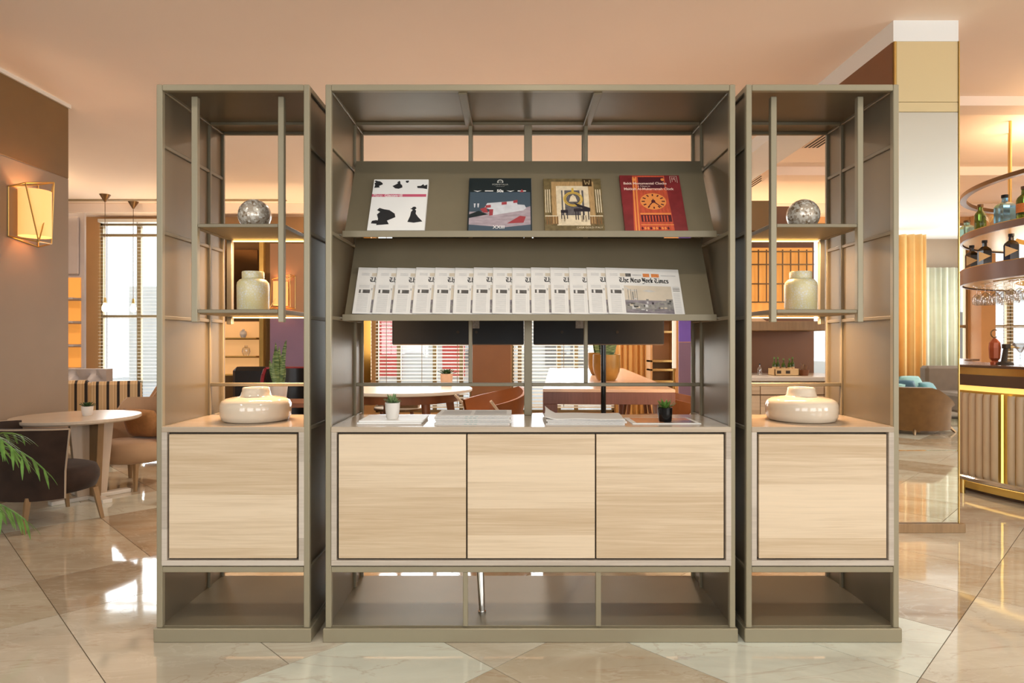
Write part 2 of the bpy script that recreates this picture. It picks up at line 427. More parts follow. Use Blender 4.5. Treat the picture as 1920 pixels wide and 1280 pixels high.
# ------------------------------------------------------------------ room shell
XL, XR, YB, YF = -6.7, 9.2, 9.6, -4.5
mb = MB(); mb.box(XL-.2, XR+.2, YF-.2, YB+.3, -.12, -.004)
floor = struct(mb.build('floor', M['grout'], loc=(0, 0, 0)))
s2 = math.sqrt(.5)
nt = 0
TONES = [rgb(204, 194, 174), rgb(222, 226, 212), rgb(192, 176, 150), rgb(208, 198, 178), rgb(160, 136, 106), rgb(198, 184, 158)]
# tones read from the photograph: (pixel on the floor, tone); left browns carry table shade in their colour
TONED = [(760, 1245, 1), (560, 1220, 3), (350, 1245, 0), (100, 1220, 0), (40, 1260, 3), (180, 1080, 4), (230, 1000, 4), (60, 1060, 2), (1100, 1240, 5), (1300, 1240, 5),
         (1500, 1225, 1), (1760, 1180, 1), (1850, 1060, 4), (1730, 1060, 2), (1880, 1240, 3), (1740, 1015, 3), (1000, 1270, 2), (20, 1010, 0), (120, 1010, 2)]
trnd = random.Random(11)
def tile(u0, u1, v0, v1):
    global nt
    g = .0018
    p = [((u-v)*s2, (u+v)*s2) for u, v in ((u0+g, v0+g), (u1-g, v0+g), (u1-g, v1-g), (u0+g, v1-g))]
    cx = sum(q[0] for q in p)/4; cy = sum(q[1] for q in p)/4
    seen = (cy > .6 and abs(cx) < .83*cy+1.5 and cy < 9.8) or (1.6 < cx < 7.2 and -2.2 < cy < 3)
    if not seen: return
    p = clip(p, XL, XR, YF, YB)
    if len(p) < 3: return
    b = MB(); b.prism(p, -.004, 0)
    o = b.build('tile', M['marble'], floor); nt += 1
    o.color = TONES[trnd.choice((0, 0, 2, 3, 3, 5, 1, 4))]
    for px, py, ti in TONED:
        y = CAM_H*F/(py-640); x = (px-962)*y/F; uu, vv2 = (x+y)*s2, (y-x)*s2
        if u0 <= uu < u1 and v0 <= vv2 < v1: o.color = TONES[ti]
v = 2.245
strips = []
k = 0; vv = 2.245
while vv < 14: h = 1.11 if k % 2 == 0 else .555; strips.append((vv, vv+h, k % 2 == 0)); vv += h; k += 1
k = 1; vv = 2.245
while vv > -9: h = 1.11 if k % 2 == 0 else .555; strips.append((vv-h, vv, k % 2 == 0)); vv -= h; k += 1
for v0, v1, A in strips:
    st = .51 if A else 1.02
    u = .57-18*.51
    if not A: u += .0
    while u < 13:
        tile(u, u+st, v0, v1); u += st
print('tiles', nt)

# ceiling: warm lamplight tinted into the lounge paint, plain white by the street windows
mb = MB(); mb.box(XL, XR, 2.66, YB+.2, CEIL, CEIL+.1)
struct(mb.build('ceiling', M['ceiling'], loc=(0, 5, CEIL)))
mb = MB(); mb.box(XL, XR, YF-.2, 2.66, CEIL, CEIL+.1)
struct(mb.build('ceiling', M['white_ceiling'], loc=(0, 0, CEIL)))
# ceiling trims: linear diffusers and soffits
def ctrim(x0, x1, y0, y1, z0, m, name='trim_1'):
    b = MB(); b.cbox(x0, x1, y0, y1, z0, CEIL, .004); return struct(b.build(name, m, loc=((x0+x1)/2, y0, z0)))
ctrim(-6.6, -3.2, 8.98, 9.06, CEIL-.012, M['frame'], 'trim_1')
ctrim(XL, XR, 9.25, YB, 3.05, M['ceiling'], 'trim_2')
ctrim(2.95, XR, 5.2, 5.42, 3.10, M['ceiling'], 'trim_3')
ctrim(2.95, XR, 7.3, 7.6, 3.08, M['ceiling'], 'trim_4')
# side wall at left with its panel joint
WX = -3.75
mb = MB(); mb.cbox(WX-.35, WX, 3.4, 5.4, 0, 2.55, .003); mb.box(WX-.35, WX-.004, 3.4, 5.398, 2.55, 2.556)
wl = struct(mb.build('wall_left', M['wall'], loc=(WX, 4.4, 0)))
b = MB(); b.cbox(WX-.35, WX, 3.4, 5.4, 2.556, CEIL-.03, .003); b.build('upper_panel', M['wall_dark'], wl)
mb = MB(); mb.box(WX-.35, WX+.015, 3.4, 5.41, CEIL-.03, CEIL); struct(mb.build('trim_5', M['table_white'], loc=(WX, 4.4, CEIL-.03)))
mb = MB(); mb.cbox(WX, WX+.012, 3.4, 5.41, 0, .07, .003); struct(mb.build('baseboard_left', M['wall'], loc=(WX, 4.4, 0)))
# outer walls
mb = MB(); mb.box(XL-.15, XL, YF, YB+.2, 0, CEIL); struct(mb.build('wall_left', M['wall'], loc=(XL, 2, 0)))
mb = MB(); mb.box(XR, XR+.15, YF, YB+.2, 0, CEIL); struct(mb.build('wall_right', M['wall_amber'], loc=(XR, 2, 0)))
# back wall with window openings
WIN = [(-6.2, -4.95), (-2.06, -.62), (-.02, 1.52), (4.44, 4.78), (6.62, 6.84), (7.06, 8.5)]
SILL, HEAD = .12, 2.96
def wall_with_windows(y0, y1, wins, sill, head, m, name):
    b = MB(); x = XL
    for a, c in wins:
        b.box(x, a, y0, y1, 0, CEIL); b.box(a, c, y0, y1, 0, sill); b.box(a, c, y0, y1, head, CEIL); x = c
    b.box(x, XR, y0, y1, 0, CEIL); return struct(b.build(name, m, loc=(0, y0, 0)))
wall_with_windows(YB, YB+.12, WIN, SILL, HEAD, M['wall_amber'], 'wall_back')
FW = [(-5.2, -2.8), (-1.8, .6), (1.6, 4.0), (5.0, 7.4)]
wall_with_windows(YF-.12, YF, FW, .5, 2.95, M['wall'], 'wall_front')
nw = 0
def window(x0, x1, y, ydir, sill, head, mull, bars):
    global nw
    nw += 1
    b = MB(); t = .035; yy0, yy1 = sorted((y, y+.07*ydir))
    b.cbox(x0, x0+t, yy0, yy1, sill, head, .004); b.cbox(x1-t, x1, yy0, yy1, sill, head, .004)
    b.cbox(x0, x1, yy0, yy1, sill, sill+t, .004); b.cbox(x0, x1, yy0, yy1, head-t, head, .004)
    wo = struct(b.build('window_%d' % nw, M['frame'], loc=((x0+x1)/2, y, sill)))
    for mx in mull:
        q = MB(); q.cbox(mx-.03, mx+.03, yy0+.005, yy1-.005, sill+t, head-t, .004); q.build('mullion', M['frame'], wo)
    for bz in bars:
        q = MB(); q.cbox(x0+t, x1-t, yy0+.008, yy1-.008, bz-.022, bz+.022, .004); q.build('transom_bar', M['frame'], wo)
    ym = (yy0+yy1)/2
    q = MB(); q.box(x0+.01, x1-.01, ym-.003, ym+.003, sill+.01, head-.01); q.build('pane', M['pane'], wo)
    return wo
window(-6.2, -4.95, YB+.02, 1, SILL, HEAD, [-5.63], [1.56, 2.78])
window(-2.06, -.62, YB+.02, 1, SILL, HEAD, [-1.72, -1.18, -.78], [])
window(-.02, 1.52, YB+.02, 1, SILL, HEAD, [.1, .69, .95], [])
window(4.44, 4.78, YB+.02, 1, SILL, HEAD, [], [])
window(6.62, 6.84, YB+.02, 1, SILL, HEAD, [], [1.41])
window(7.06, 8.5, YB+.02, 1, SILL, HEAD, [7.46, 7.5], [1.41])
for a, c in FW: window(a, c, YF-.02, -1, .5, 2.95, [(a+c)/2], [1.9])
# brown pillar between the back windows
mb = MB(); mb.cbox(-.615, -.03, 9.35, YB-.005, 0, 3.05, .006); struct(mb.build('trim_6', M['brown'], loc=(-.32, 9.4, 0)))
mb = MB(); mb.cbox(6.845, 7.055, 9.35, YB-.005, 0, 3.05, .006); struct(mb.build('trim_7', M['wall_amber'], loc=(6.95, 9.4, 0)))

# venetian blinds
def blind(x0, x1, z0, z1, label, pitch=.052, wid=.046, tilt=18, y=9.5):
    t = thing('venetian_blind', label, 'blind', ((x0+x1)/2, y, z0), group='window blinds')
    b = MB(); b.cbox(x0, x1, y-.03, YB-.001, z1-.05, z1, .004); b.build('headrail', M['slat'], t)
    b = MB(); b.cbox(x0, x1, y-.02, y+.02, z0, z0+.02, .003); b.build('bottom_rail', M['slat'], t)
    n = int((z1-z0-.09)/pitch); first = None
    for i in range(n):
        z = z0+.045+i*pitch
        if first is None:
            q = MB(); cs, sn = math.cos(R(tilt)), math.sin(R(tilt)); hw = wid/2
            q.add([(x0, y-hw*cs, z-hw*sn), (x1, y-hw*cs, z-hw*sn), (x1, y, z+.002), (x0, y, z+.002), (x1, y+hw*cs, z+hw*sn), (x0, y+hw*cs, z+hw*sn)], [(0, 1, 2, 3), (3, 2, 4, 5)])
            first = q.build('slat', M['slat'], t, norm=False)
        else:
            s = first.copy(); C.objects.link(s); s.location = (0, 0, i*pitch)
    for f in (.12, .5, .88):
        xx = x0+(x1-x0)*f; q = MB(); q.box(xx-.004, xx+.004, y-.028, y-.026, z0+.02, z1-.05); q.build('ladder_tape', M['frame'], t)
    return t
blind(-6.15, -4.98, .3, 3.0, 'white slatted blind over the tall window behind the round tables', tilt=6)
blind(-2.04, -.66, .2, 3.0, 'white slatted blind behind the walnut round table')
blind(0.0, 1.5, .2, 3.0, 'white slatted blind right of the brown pillar, behind the communal table', tilt=24)
blind(7.1, 8.46, .42, 3.0, 'white slatted blind behind the bar glasses', tilt=10)

# mirrored pillar with beam above, brown return wall
mb = MB(); mb.box(2.365, 2.77, 3.995, 4.78, .055, 3.05)
pil = struct(mb.build('wall_pillar', M['brown'], loc=(2.57, 4.4, 0)))
def pan(x0, x1, z0, z1, m, nm):
    b = MB(); b.cbox(x0, x1, 3.98, 3.995, z0, z1, .002); return b.build(nm, m, pil)
zz = [.055, .50, 2.61]
pan(2.385, 2.768, .055, .505, M['mirror'], 'panel'); pan(2.385, 2.768, .507, 2.61, M['mirror'], 'panel')
pan(2.385, 2.768, 2.612, 2.672, M['cream_panel'], 'panel'); pan(2.385, 2.768, 2.674, 3.05, M['cream_panel'], 'panel')
b = MB(); b.box(2.372, 2.384, 3.979, 3.995, .055, 3.05); b.box(2.769, 2.7745, 3.975, 3.995, .055, 3.05); b.build('edge_strip', M['brass'], pil)
b = MB(); b.cbox(2.34, 2.80, 3.955, 4.78, 0, .055, .003); b.build('plinth', M['legwood'], pil)
mb = MB(); mb.box(2.365, 2.77, 3.98, 8.0, 3.05, CEIL); struct(mb.build('trim_8', M['white_ceiling'], loc=(2.57, 5, 3.05)))

# outside: pale street front
mb = MB(); mb.box(-14, 16, 9.9, 30, -.3, -.1); struct(mb.build('ground_outside', M['asphalt'], loc=(0, 15, -.3)))
mb = MB(); mb.box(-12, 14, 20, 21, -.1, 2.9); fc = struct(mb.build('facade_outside', M['facade'], loc=(0, 20, 0)))
for x in range(-11, 14, 3):
    b = MB(); b.box(x, x+1.3, 19.94, 20, .4, 2.1); b.build('shop_window', M['ink_mid'], fc)
for x0, x1 in ((-4.6, -3.5), (-2.2, -1.5)):
    b = MB(); b.box(x0, x1, 19.9, 20, .1, 1.9); b.build('red_panel', M['redsign'], fc)
print('shell done')

# ------------------------------------------------------------------ shelving units
YM, YK = 2.934, 3.078        # middle frame plane, back plane
ZT = 2.198
def unit_frame(x0, x1, label, ribs):
    t = thing('shelving_unit', label, 'shelving', ((x0+x1)/2, (Y0+YK)/2, 0), group='taupe metal shelving units')
    mt, me = M['metal'], M['metal_lit']; p = .023
    b = MB(); b.cbox(x0-.008, x1+.008, Y0-.008, YK+.004, 0, .055, .003); b.build('plinth', me, t)
    b = MB(); b.cbox(x0+.004, x1-.004, Y0+.01, YK-.004, .055, .06, .001); b.build('base_board', mt, t)
    for x in (x0, x1-p):
        for (ya, yb) in ((Y0, Y0+p), (YM-.009, YM+.009), (YK-.018, YK)):
            b = MB(); b.cbox(x, x+p, ya, yb, .055, ZT, .0025); b.build('post', me if ya == Y0 else mt, t)
    # top frame
    for (ya, yb) in ((Y0, Y0+p), (YM-.009, YM+.009), (YK-.018, YK)):
        b = MB(); b.cbox(x0+p, x1-p, ya, yb, ZT-.025, ZT, .0025); b.build('top_rail', me if ya == Y0 else mt, t)
    for x in (x0, x1-p):
        b = MB(); b.cbox(x, x+p, Y0+p, YK-.018, ZT-.025, ZT-.0005, .0025); b.build('top_rail', mt, t)
    xs = [x0+p]+[c for c in ribs]+[x1-p]
    for a, c in zip(xs, xs[1:]):
        b = MB(); b.box(a, c, Y0+p, YK-.018, ZT-.012, ZT-.006); b.build('top_panel', M['mesh_panel'], t)
    for c in ribs:
        b = MB(); b.cbox(c-.017, c+.017, Y0+p, YM-.009, ZT-.03, ZT-.012, .002); b.build('top_rib', mt, t)
    # side panels in two bays and rows, with rails
    rows = [.06, .285, .84, 1.279, 1.617, 1.962, ZT-.025]
    for x in (x0, x1-p):
        xi = x+p/2
        for z in rows[1:-1]:
            b = MB(); b.cbox(x+.002, x+p-.002, Y0+p, YM-.009, z-.0075, z+.0075, .002); b.cbox(x+.002, x+p-.002, YM+.009, YK-.018, z-.0075, z+.0075, .002); b.build('side_rail', mt, t)
        for za, zb in zip(rows, rows[1:]):
            for ya, yb in ((Y0+p, YM-.009), (YM+.009, YK-.018)):
                b = MB(); b.box(xi-.0015, xi+.0015, ya, yb, za, zb); b.build('side_panel', M['mesh_panel'], t)
    # bar under the cabinet, front and back
    for ya, yb in ((Y0+.001, Y0+.021), (YM-.009, YM+.009)):
        b = MB(); b.cbox(x0+p, x1-p, ya, yb, .273, .296, .002); b.build('crossbar', me if ya < 2.6 else mt, t)
    # thin crossbar in the middle plane
    b = MB(); b.cbox(x0+p, x1-p, YM-.009, YM+.009, .979, .995, .002); b.build('crossbar', mt, t)
    return t

def cabinet(x0, x1, doors, label, tone):
    z0, z1 = .3, .8475; f = .021; y0, y1 = Y0-.002, YM+.02
    t = thing('cabinet', label, 'cabinet', ((x0+x1)/2, (y0+y1)/2, z0), group='oak door cabinets')
    b = MB(); b.cbox(x0, x1, y0, y1, z1-f, z1, .0015); b.build('top', M['oak_top'], t)
    b = MB(); b.cbox(x0, x1, y0, y1, z0, z0+f, .0015); b.build('bottom', M['grey_oak'], t)
    for a in (x0, x1-f):
        b = MB(); b.cbox(a, a+f, y0, y1, z0+f, z1-f, .0015); b.build('side', M['grey_oak'], t)
    b = MB(); b.box(x0+f, x1-f, y1-.012, y1, z0+f, z1-f); b.build('back', M['grey_oak'], t)
    b = MB(); b.box(x0+f, x1-f, y0+.02, y0+.024, z0+f, z1-f); b.build('recess', M['black_gap'], t)
    g = .0085; wi = (x1-x0-2*f-2*g-(doors-1)*.006)/doors
    for i in range(doors):
        a = x0+f+g+i*(wi+.006)
        b = MB(); b.cbox(a, a+wi, y0+.0015, y0+.019, z0+f+g, z1-f-g, .001); b.build('door', M['oak'], t)
    return t

# centre unit
cx0, cx1 = FX(610), FX(1379)
rib = [cx0+(cx1-cx0)/3, cx0+2*(cx1-cx0)/3]
cu = unit_frame(cx0, cx1, 'widest taupe metal shelving unit with two sloping magazine racks, between the two narrow towers', rib)
cmid = (cx0+cx1)/2
b = MB(); b.cbox(cmid-.018, cmid+.018, YM-.02, YM-.009, .8475, ZT-.03, .002); b.build('middle_post', M['metal'], cu)
for x in (-.195, .333):
    b = MB(); b.cbox(x-.0085, x+.0085, YM-.012, YM+.012, .995, ZT-.025, .002); b.build('mullion', M['metal'], cu)
for x in rib:
    b = MB(); b.cbox(x-.0095, x+.0095, YK-.03, YK, 1.9, ZT-.025, .002); b.build('mullion', M['metal'], cu)
for pxl, pxr in ((868, 877), (1117, 1127)):
    b = MB(); b.cbox(FX(pxl), FX(pxr), Y0+.001, Y0+.021, .06, .273, .002); b.build('divider', M['metal_lit'], cu)
for (px, y) in ((904, 2.66),):
    b = MB(); x = (px-962)*y/F; b.cyl((x, y, .06), (x-.012, y+.02, .30), .012, .017, 16); b.lathe([(.0, 0), (.016, 0), (.016, .006), (0, .006)], (x, y, .06), 16); b.build('chrome_leg', M['chrome'], cu, smooth=True)
# magazine trays
DB = Vector((0, .205, .3615)).normalized(); DN = Vector((0, -DB.z, DB.y))
LB = .4156
def tray(zb):
    z0 = zb+.018
    b = MB()
    xa, xb = cx0+.034, cx1-.034
    o = Vector((0, 2.68, z0))
    def P(x, t, n): q = o+DB*t+DN*n; return (x, q.y, q.z)
    b.add([P(xa, 0, 0), P(xb, 0, 0), P(xb, LB, 0), P(xa, LB, 0), P(xa, 0, -.006), P(xb, 0, -.006), P(xb, LB, -.006), P(xa, LB, -.006)],
          [(0, 1, 2, 3), (4, 7, 6, 5), (0, 4, 5, 1), (1, 5, 6, 2), (2, 6, 7, 3), (3, 7, 4, 0)])
    tb = b.build('magazine_board', M['metal'], cu)
    b = MB(); b.cbox(xa-.002, xb+.002, 2.655, 2.66, zb, zb+.027, .001); b.box(xa, xb, 2.66, 2.684, zb+.014, zb+.018); b.build('lip', M['metal'], tb)
    for s, xe in ((-1, xa), (1, xb)):
        b = MB(); xw = cx0+.012 if s < 0 else cx1-.012
        b.cyl((xe, 2.675, zb+.012), (xw, 2.675, zb+.012), .006, n=10); q = o+DB*(LB-.04); b.cyl((xe, q.y, q.z), (xw, q.y, q.z), .006, n=10)
        b.build('pin', M['chrome'], cu, smooth=True)
    return o
OU = tray(1.617)
OLW = tray(1.27)
cabinet(FX(621), FX(1371), 3, 'long three-door oak cabinet in the middle shelving unit', 0)

# towers
def tower(xc, m, label, cab_label):
    W = .6036; x0, x1 = xc-W/2, xc+W/2
    t = unit_frame(x0, x1, label, [])
    def U(u): return xc+m*(-W/2+u)        # u measured from the outer side
    def bx(u0, u1, *r): 
        a, c = sorted((U(u0), U(u1))); b = MB(); b.cbox(a, c, *r); return b
    ya = 2.583
    for u in (.108, .458):
        bx(u, u+.024, ya, ya+.024, 1.262, ZT-.025, .002).build('hanging_post', M['metal_lit'], t)
    bx(.1325, .4575, ya+.002, YM-.01, 1.2985, 1.3137, .002).build('shelf', M['metal'], t)
    bx(.1325, .4575, ya+.002, YM-.01, 1.645, 1.6596, .002).build('shelf', M['metal'], t)
    for z in (1.300, 1.647):
        bx(.482, .581, YM-.025, YM-.01, z, z+.013, .002).build('shelf_bar', M['metal'], t)
        bx(.4585, .4815, ya+.0245, YM-.01, z-.004, z+.0127, .001).build('shelf_bar', M['metal'], t)
        bx(.1085, .1315, ya+.0245, YM-.035, z-.004, z+.0127, .001).build('shelf_bar', M['metal'], t)
        bx(.135, .50, YM-.028, YM-.020, z-.010, z-.005, .001).build('light_strip', M['led'], t)
    bx(.108, .132, YM-.034, YM-.01, 1.262, 1.645, .002).build('hanging_post', M['metal'], t)
    a, c = sorted((U(.021), U(.5826)))
    cabinet(a, c, 1, cab_label, 0)
    for z in (1.645-.016, 1.2985-.016):
        l = area('shelf_light', (U(.315), YM-.06, z), (R(15), 0, 0), .26, .03, 9.0, (1, .62, .34))
    return U
UL = tower(FX(293)+.3018, 1, 'narrow taupe metal shelving tower left of the magazine rack unit', 'single-door oak cabinet in the left shelving tower')
UR = tower(FX(1686)-.3018, -1, 'narrow taupe metal shelving tower right of the magazine rack unit, beside the mirrored pillar', 'single-door oak cabinet in the right shelving tower')

# decor in the towers
def vase(x, y, label):
    prof = [(0, 0), (.122, 0), (.136, .006), (.143, .025), (.145, .05), (.1435, .071), (.137, .085), (.121, .094), (.095, .099), (.066, .103), (.061, .108), (.056, .128), (.055, .138), (.051, .141), (.046, .138), (.048, .112), (0, .105)]
    b = MB(); b.lathe(prof, (x, y, .8475), 48); o = b.build('flat_vase', M['vase'], loc=(x, y, .8475), smooth=True, ang=50)
    return tag(o, label, 'vase', 'wide cream vases')
vase(-1.10, 2.74, 'wide flat cream glazed vase on the left tower cabinet')
vase(1.234, 2.74, 'wide flat cream glazed vase on the right tower cabinet')
def jar(x, y, label):
    t = thing('ginger_jar', label, 'jar', (x, y, 1.3137), group='patterned lidded jars')
    b = MB(); b.lathe([(0, 0), (.062, 0), (.065, .004), (.066, .11), (.064, .122), (.054, .134), (.044, .139), (0, .139)], (x, y, 1.3137), 40); b.build('body', M['jar'], t, smooth=True, ang=40)
    b = MB(); b.lathe([(.0445, .139), (.0455, .142), (.0455, .166), (.043, .170), (0, .171)], (x, y, 1.3137), 40); b.build('lid', M['jar'], t, smooth=True, ang=40)
jar(-1.117, 2.75, 'pale yellow patterned lidded jar on the left tower lower shelf')
jar(1.236, 2.75, 'pale yellow patterned lidded jar on the right tower lower shelf')
def globe(x, y, label):
    b = MB(); r = .068; n = 14
    prof = [(.02, 0)]+[(r*math.sin(PI*i/n), r-r*math.cos(PI*i/n)-.002) for i in range(2, n)]+[(.001, 2*r-.002)]
    prof[0] = (.022, .0)
    b.lathe(prof, (x, y, 1.6596), 36); b.lathe([(0, 0), (.022, 0)], (x, y, 1.6596), 36)
    o = b.build('mosaic_globe', M['globe'], loc=(x, y, 1.6596), smooth=True, ang=60); tag(o, label, 'ornament', 'silver mosaic globes')
globe(-1.11, 2.75, 'round silver mosaic globe on the left tower upper shelf')
globe(1.246, 2.75, 'round silver mosaic globe on the right tower upper shelf')
print('units done')

# ------------------------------------------------------------------ books on the upper rack
def rack_matrix(o, x, lift=0, tilt=0, t0=0.0):
    q = o+DB*t0+DN*lift
    Mx = Matrix(((1, 0, 0, x), (0, DB.y, DN.y, q.y), (0, DB.z, DN.z, q.z), (0, 0, 0, 1)))
    return Mx @ Matrix.Rotation(tilt, 4, 'Y')
def book(x, wd, ht, th, cover, label, name='book'):
    t = thing(name, label, 'book', group='books on the upper magazine rack')
    t.matrix_world = rack_matrix(OU, x, .0008)
    OFF[t.name] = (0, 0, 0)
    b = MB(); b.cbox(-wd/2, wd/2, 0, ht, 0, th, .0008); b.build('cover', cover, t, local=True)
    b = MB(); b.box(-wd/2+.004, wd/2+.0004, .003, ht-.003, .0025, th-.0025); b.build('page_block', M['white_paper'], t, local=True)
    return t
def TM(x, y, z): return Matrix.Translation((x, y, z))
def bx_of(px, pxb=None): return (px-962)*2.69/F
# 1: white book with black shapes
W1, H1, T1 = .238, .284, .022
bk = book(bx_of(744), W1, H1, T1, M['white_paper'], 'white book with black silhouettes and a pink title band')
pink = mat('pink_print', rgb(196, 88, 112), .5); whp = mat('white_print', rgb(240, 238, 234), .5)
b = MB(); b.rect(-W1/2, W1/2-.004, .183, .198, T1+.0003, 0); b.build('title_band', pink, bk, local=True)
text('Mario', .021, whp, bk, TM(-.112, .190, T1+.0007), 'LEFT', bold=-.0002, sx=.78); text('Giacomelli', .021, mat('pale_pink_print', rgb(238, 214, 216), .5), bk, TM(-.064, .190, T1+.0007), 'LEFT', bold=.0006, sx=.86)
def blob(pts, cx, cy, s): b = MB(); b.flat([(cx+px*s, cy+py*s) for px, py in pts], T1+.0004, 0); b.build('silhouette_print', M['ink'], bk, local=True)
gown = [(-.5, -.9), (.1, -1), (.9, -.85), (.45, -.3), (.2, .1), (.22, .45), (.1, .6), (.25, .75), (.1, .95), (-.12, .92), (-.2, .75), (-.35, .7), (-.1, .55), (-.25, .3), (-.3, -.2)]
swirl = [(-.9, -.3), (-.4, -.8), (.2, -.9), (.8, -.6), (.7, -.1), (.4, .2), (.35, .6), (.2, .9), (0, .7), (-.2, .5), (0, .35), (-.3, .1)]
hunch = [(-.7, -1), (.4, -.9), (.2, -.5), (.9, -.1), (.8, .3), (.3, .7), (-.2, .8), (-.6, .95), (-.8, .7), (-.5, .5), (-.75, .2), (-.6, -.3)]
blob(gown, .068, .085, .045); blob(hunch, -.05, .075, .048); blob(swirl, -.012, .252, .026); blob(hunch, -.098, .256, .022)
blob([(-.8, -.5), (.6, -.6), (1, .2), (.4, .5), (-.6, .3)], -.092, .045, .018); blob([(-.7, .3), (.5, .4), (.6, -.3), (0, -.9), (-.6, -.5)], .028, .272, .011)
blob([(-1, .2), (-.3, .25), (.2, .7), (.4, .3), (1, .6), (1, -.6), (.2, -.4), (-.9, -.3)], .094, .240, .022)
# 2: dark catalogue with a sofa
W2, H2, T2 = .272, .297, .016
bk = book(bx_of(937), W2, H2, T2, mat('slate_cover', rgb(48, 56, 60), .3), 'dark slate catalogue showing a long white sofa with red cushions')
b = MB(); Z = T2+.0003
slate = mat('slate_wall_print', rgb(70, 84, 96), .35); rug = mat('mauve_rug_print', rgb(168, 152, 158), .4, 0, .2, 60, (.4, 1.5, 1)); sof = mat('sofa_print', rgb(206, 206, 210), .4, 0, .08, 40)
redp = mat('red_cushion_print', rgb(160, 62, 68), .4); dkp = mat('dark_teal_print', rgb(34, 42, 44), .35)
h = W2/2-.006
b.rect(-h-.006, h+.006, .001, H2-.001, Z, 3)
b.flat([(-h, .10), (h, .13), (h, .215), (-h, .215)], Z+.0002, 0)
b.flat([(-h, .0), (h, .0), (h, .135), (.04, .105), (-h, .105)], Z+.0004, 1)
b.flat([(-.03, .085), (.10, .112), (.112, .125), (.105, .142), (.075, .145), (.07, .165), (-.055, .152), (-.065, .128), (-.045, .118)], Z+.0006, 2)
b.flat([(-.045, .083), (-.03, .085), (-.028, .118), (-.045, .118)], Z+.0008, 4)
for x, y, q in ((-.05, .125, .011), (.018, .142, .011), (.066, .152, .009)): b.flat([(x-q, y), (x+q, y+.003), (x+q, y+.018), (x-q, y+.015)], Z+.0008, 4)
b.flat([(.03, .04), (.10, .045), (.11, .078), (.085, .082)], Z+.0008, 4); b.flat([(-.085, .12), (-.07, .10), (-.05, .10), (-.06, .13)], Z+.0007, 4)
b.flat([(-h, .09), (-h, .07), (-.05, .09), (-.09, .11)], Z+.0006, 3); b.flat([(-h, 0), (h, 0), (h, .035), (.02, .02), (-h, .035)], Z+.0007, 0)
for x in (-.108, -.093): b.flat([(x-.002, .128), (x+.002, .128), (x+.004, .15), (x-.004, .15)], Z+.0008, 2)
for i, (x, ww) in enumerate(((-.098, .018), (-.048, .018), (.045, .018), (.094, .018))):
    if i % 2 == 0: b.flat([(x-ww, .224), (x, .216), (x+ww, .224), (x, .221)], Z+.0008, 5)
    else: b.rect(x-ww, x+ww, .2185, .2235, Z+.0008, 5)
b.flat([(.085, .214), (.103, .214), (.094, .232)], Z+.0009, 4)
b.build('cover_print', [slate, rug, sof, dkp, redp, whp], bk, local=True)
b = MB()
for i in range(12):
    a0, a1 = PI*i/12, PI*(i+1)/12
    b.flat([(.0135*math.cos(a0), .274+.0135*math.sin(a0)), (.0135*math.cos(a1), .274+.0135*math.sin(a1)), (.008*math.cos(a1), .274+.008*math.sin(a1)), (.008*math.cos(a0), .274+.008*math.sin(a0))], Z+.0009)
b.rect(-.0135, -.006, .268, .274, Z+.0009); b.rect(.006, .0135, .268, .274, Z+.0009); b.flat([(-.003, .270), (.003, .270), (0, .277)], Z+.0009)
grp = mat('silver_print', rgb(176, 176, 168), .4); b.build('emblem', grp, bk, local=True)
text('FORMITALIA', .0125, grp, bk, TM(0, .258, Z+.0009)); text('LUXURY GROUP', .005, grp, bk, TM(0, .247, Z+.0009))
text('50s', .021, whp, bk, TM(0, .2205, Z+.0009), bold=.0006); text('XXIII', .023, whp, bk, TM(-.004, .020, Z+.001), bold=.0002)
# 3: piano hall magazine
W3, H3, T3 = .252, .294, .016
olive = mat('olive_gold_print', rgb(110, 94, 62), .35, 0, .35, 40); goldp = mat('gold_hall_print', rgb(176, 142, 96), .35, 0, .2, 50, (3, .6, 1)); creamp = mat('cream_hall_print', rgb(222, 204, 172), .35, 0, .12, 60)
greyp = mat('hall_grey_print', rgb(98, 92, 92), .35, 0, .3, 60); yel = mat('gold_ring_print', rgb(206, 170, 72), .35); pian = mat('piano_print', rgb(44, 38, 44), .35); brp = mat('brown_print', rgb(128, 92, 56), .4, 0, .25, 90, (6, .4, 1))
bk = book(bx_of(1077), W3, H3, T3, olive, 'gold-toned magazine showing a black grand piano in an ornate hall')
b = MB(); Z = T3+.0003
b.rect(-W3/2+.001, W3/2-.001, .001, H3-.001, Z, 0)
b.rect(-.092, .092, .04, .275, Z+.0002, 1); b.rect(-.072, .068, .03, .25, Z+.0003, 2); b.rect(-.05, .05, .075, .225, Z+.0004, 3)
for x in (-.056, -.040, .034, .050): b.rect(x-.004, x+.004, .05, .232, Z+.0005, 2)
b.rect(-.055, .055, .04, .085, Z+.0005, 2)
for i in range(24):
    a0, a1 = 2*PI*i/24, 2*PI*(i+1)/24
    for ro, ri, mi in ((.042, .036, 4), (.034, .030, 4)): b.flat([(ro*math.cos(a0), .175+ro*math.sin(a0)), (ro*math.cos(a1), .175+ro*math.sin(a1)), (ri*math.cos(a1), .175+ri*math.sin(a1)), (ri*math.cos(a0), .175+ri*math.sin(a0))], Z+.0007, mi)
b.flat([(-.006, .21), (.006, .21), (.004, .238), (-.004, .238)], Z+.0008, 4); b.flat([(-.018, .16), (.018, .16), (.010, .19), (0, .2), (-.010, .19)], Z+.0008, 2)
b.flat([(0, .155), (.07, .125), (.072, .116), (.055, .118), (.02, .13)], Z+.001, 5); b.flat([(0, .105), (.07, .105), (.07, .118), (.03, .124), (0, .122)], Z+.001, 5)
for x in (.008, .018, .04, .062): b.rect(x-.002, x+.002, .06, .106, Z+.001, 5)
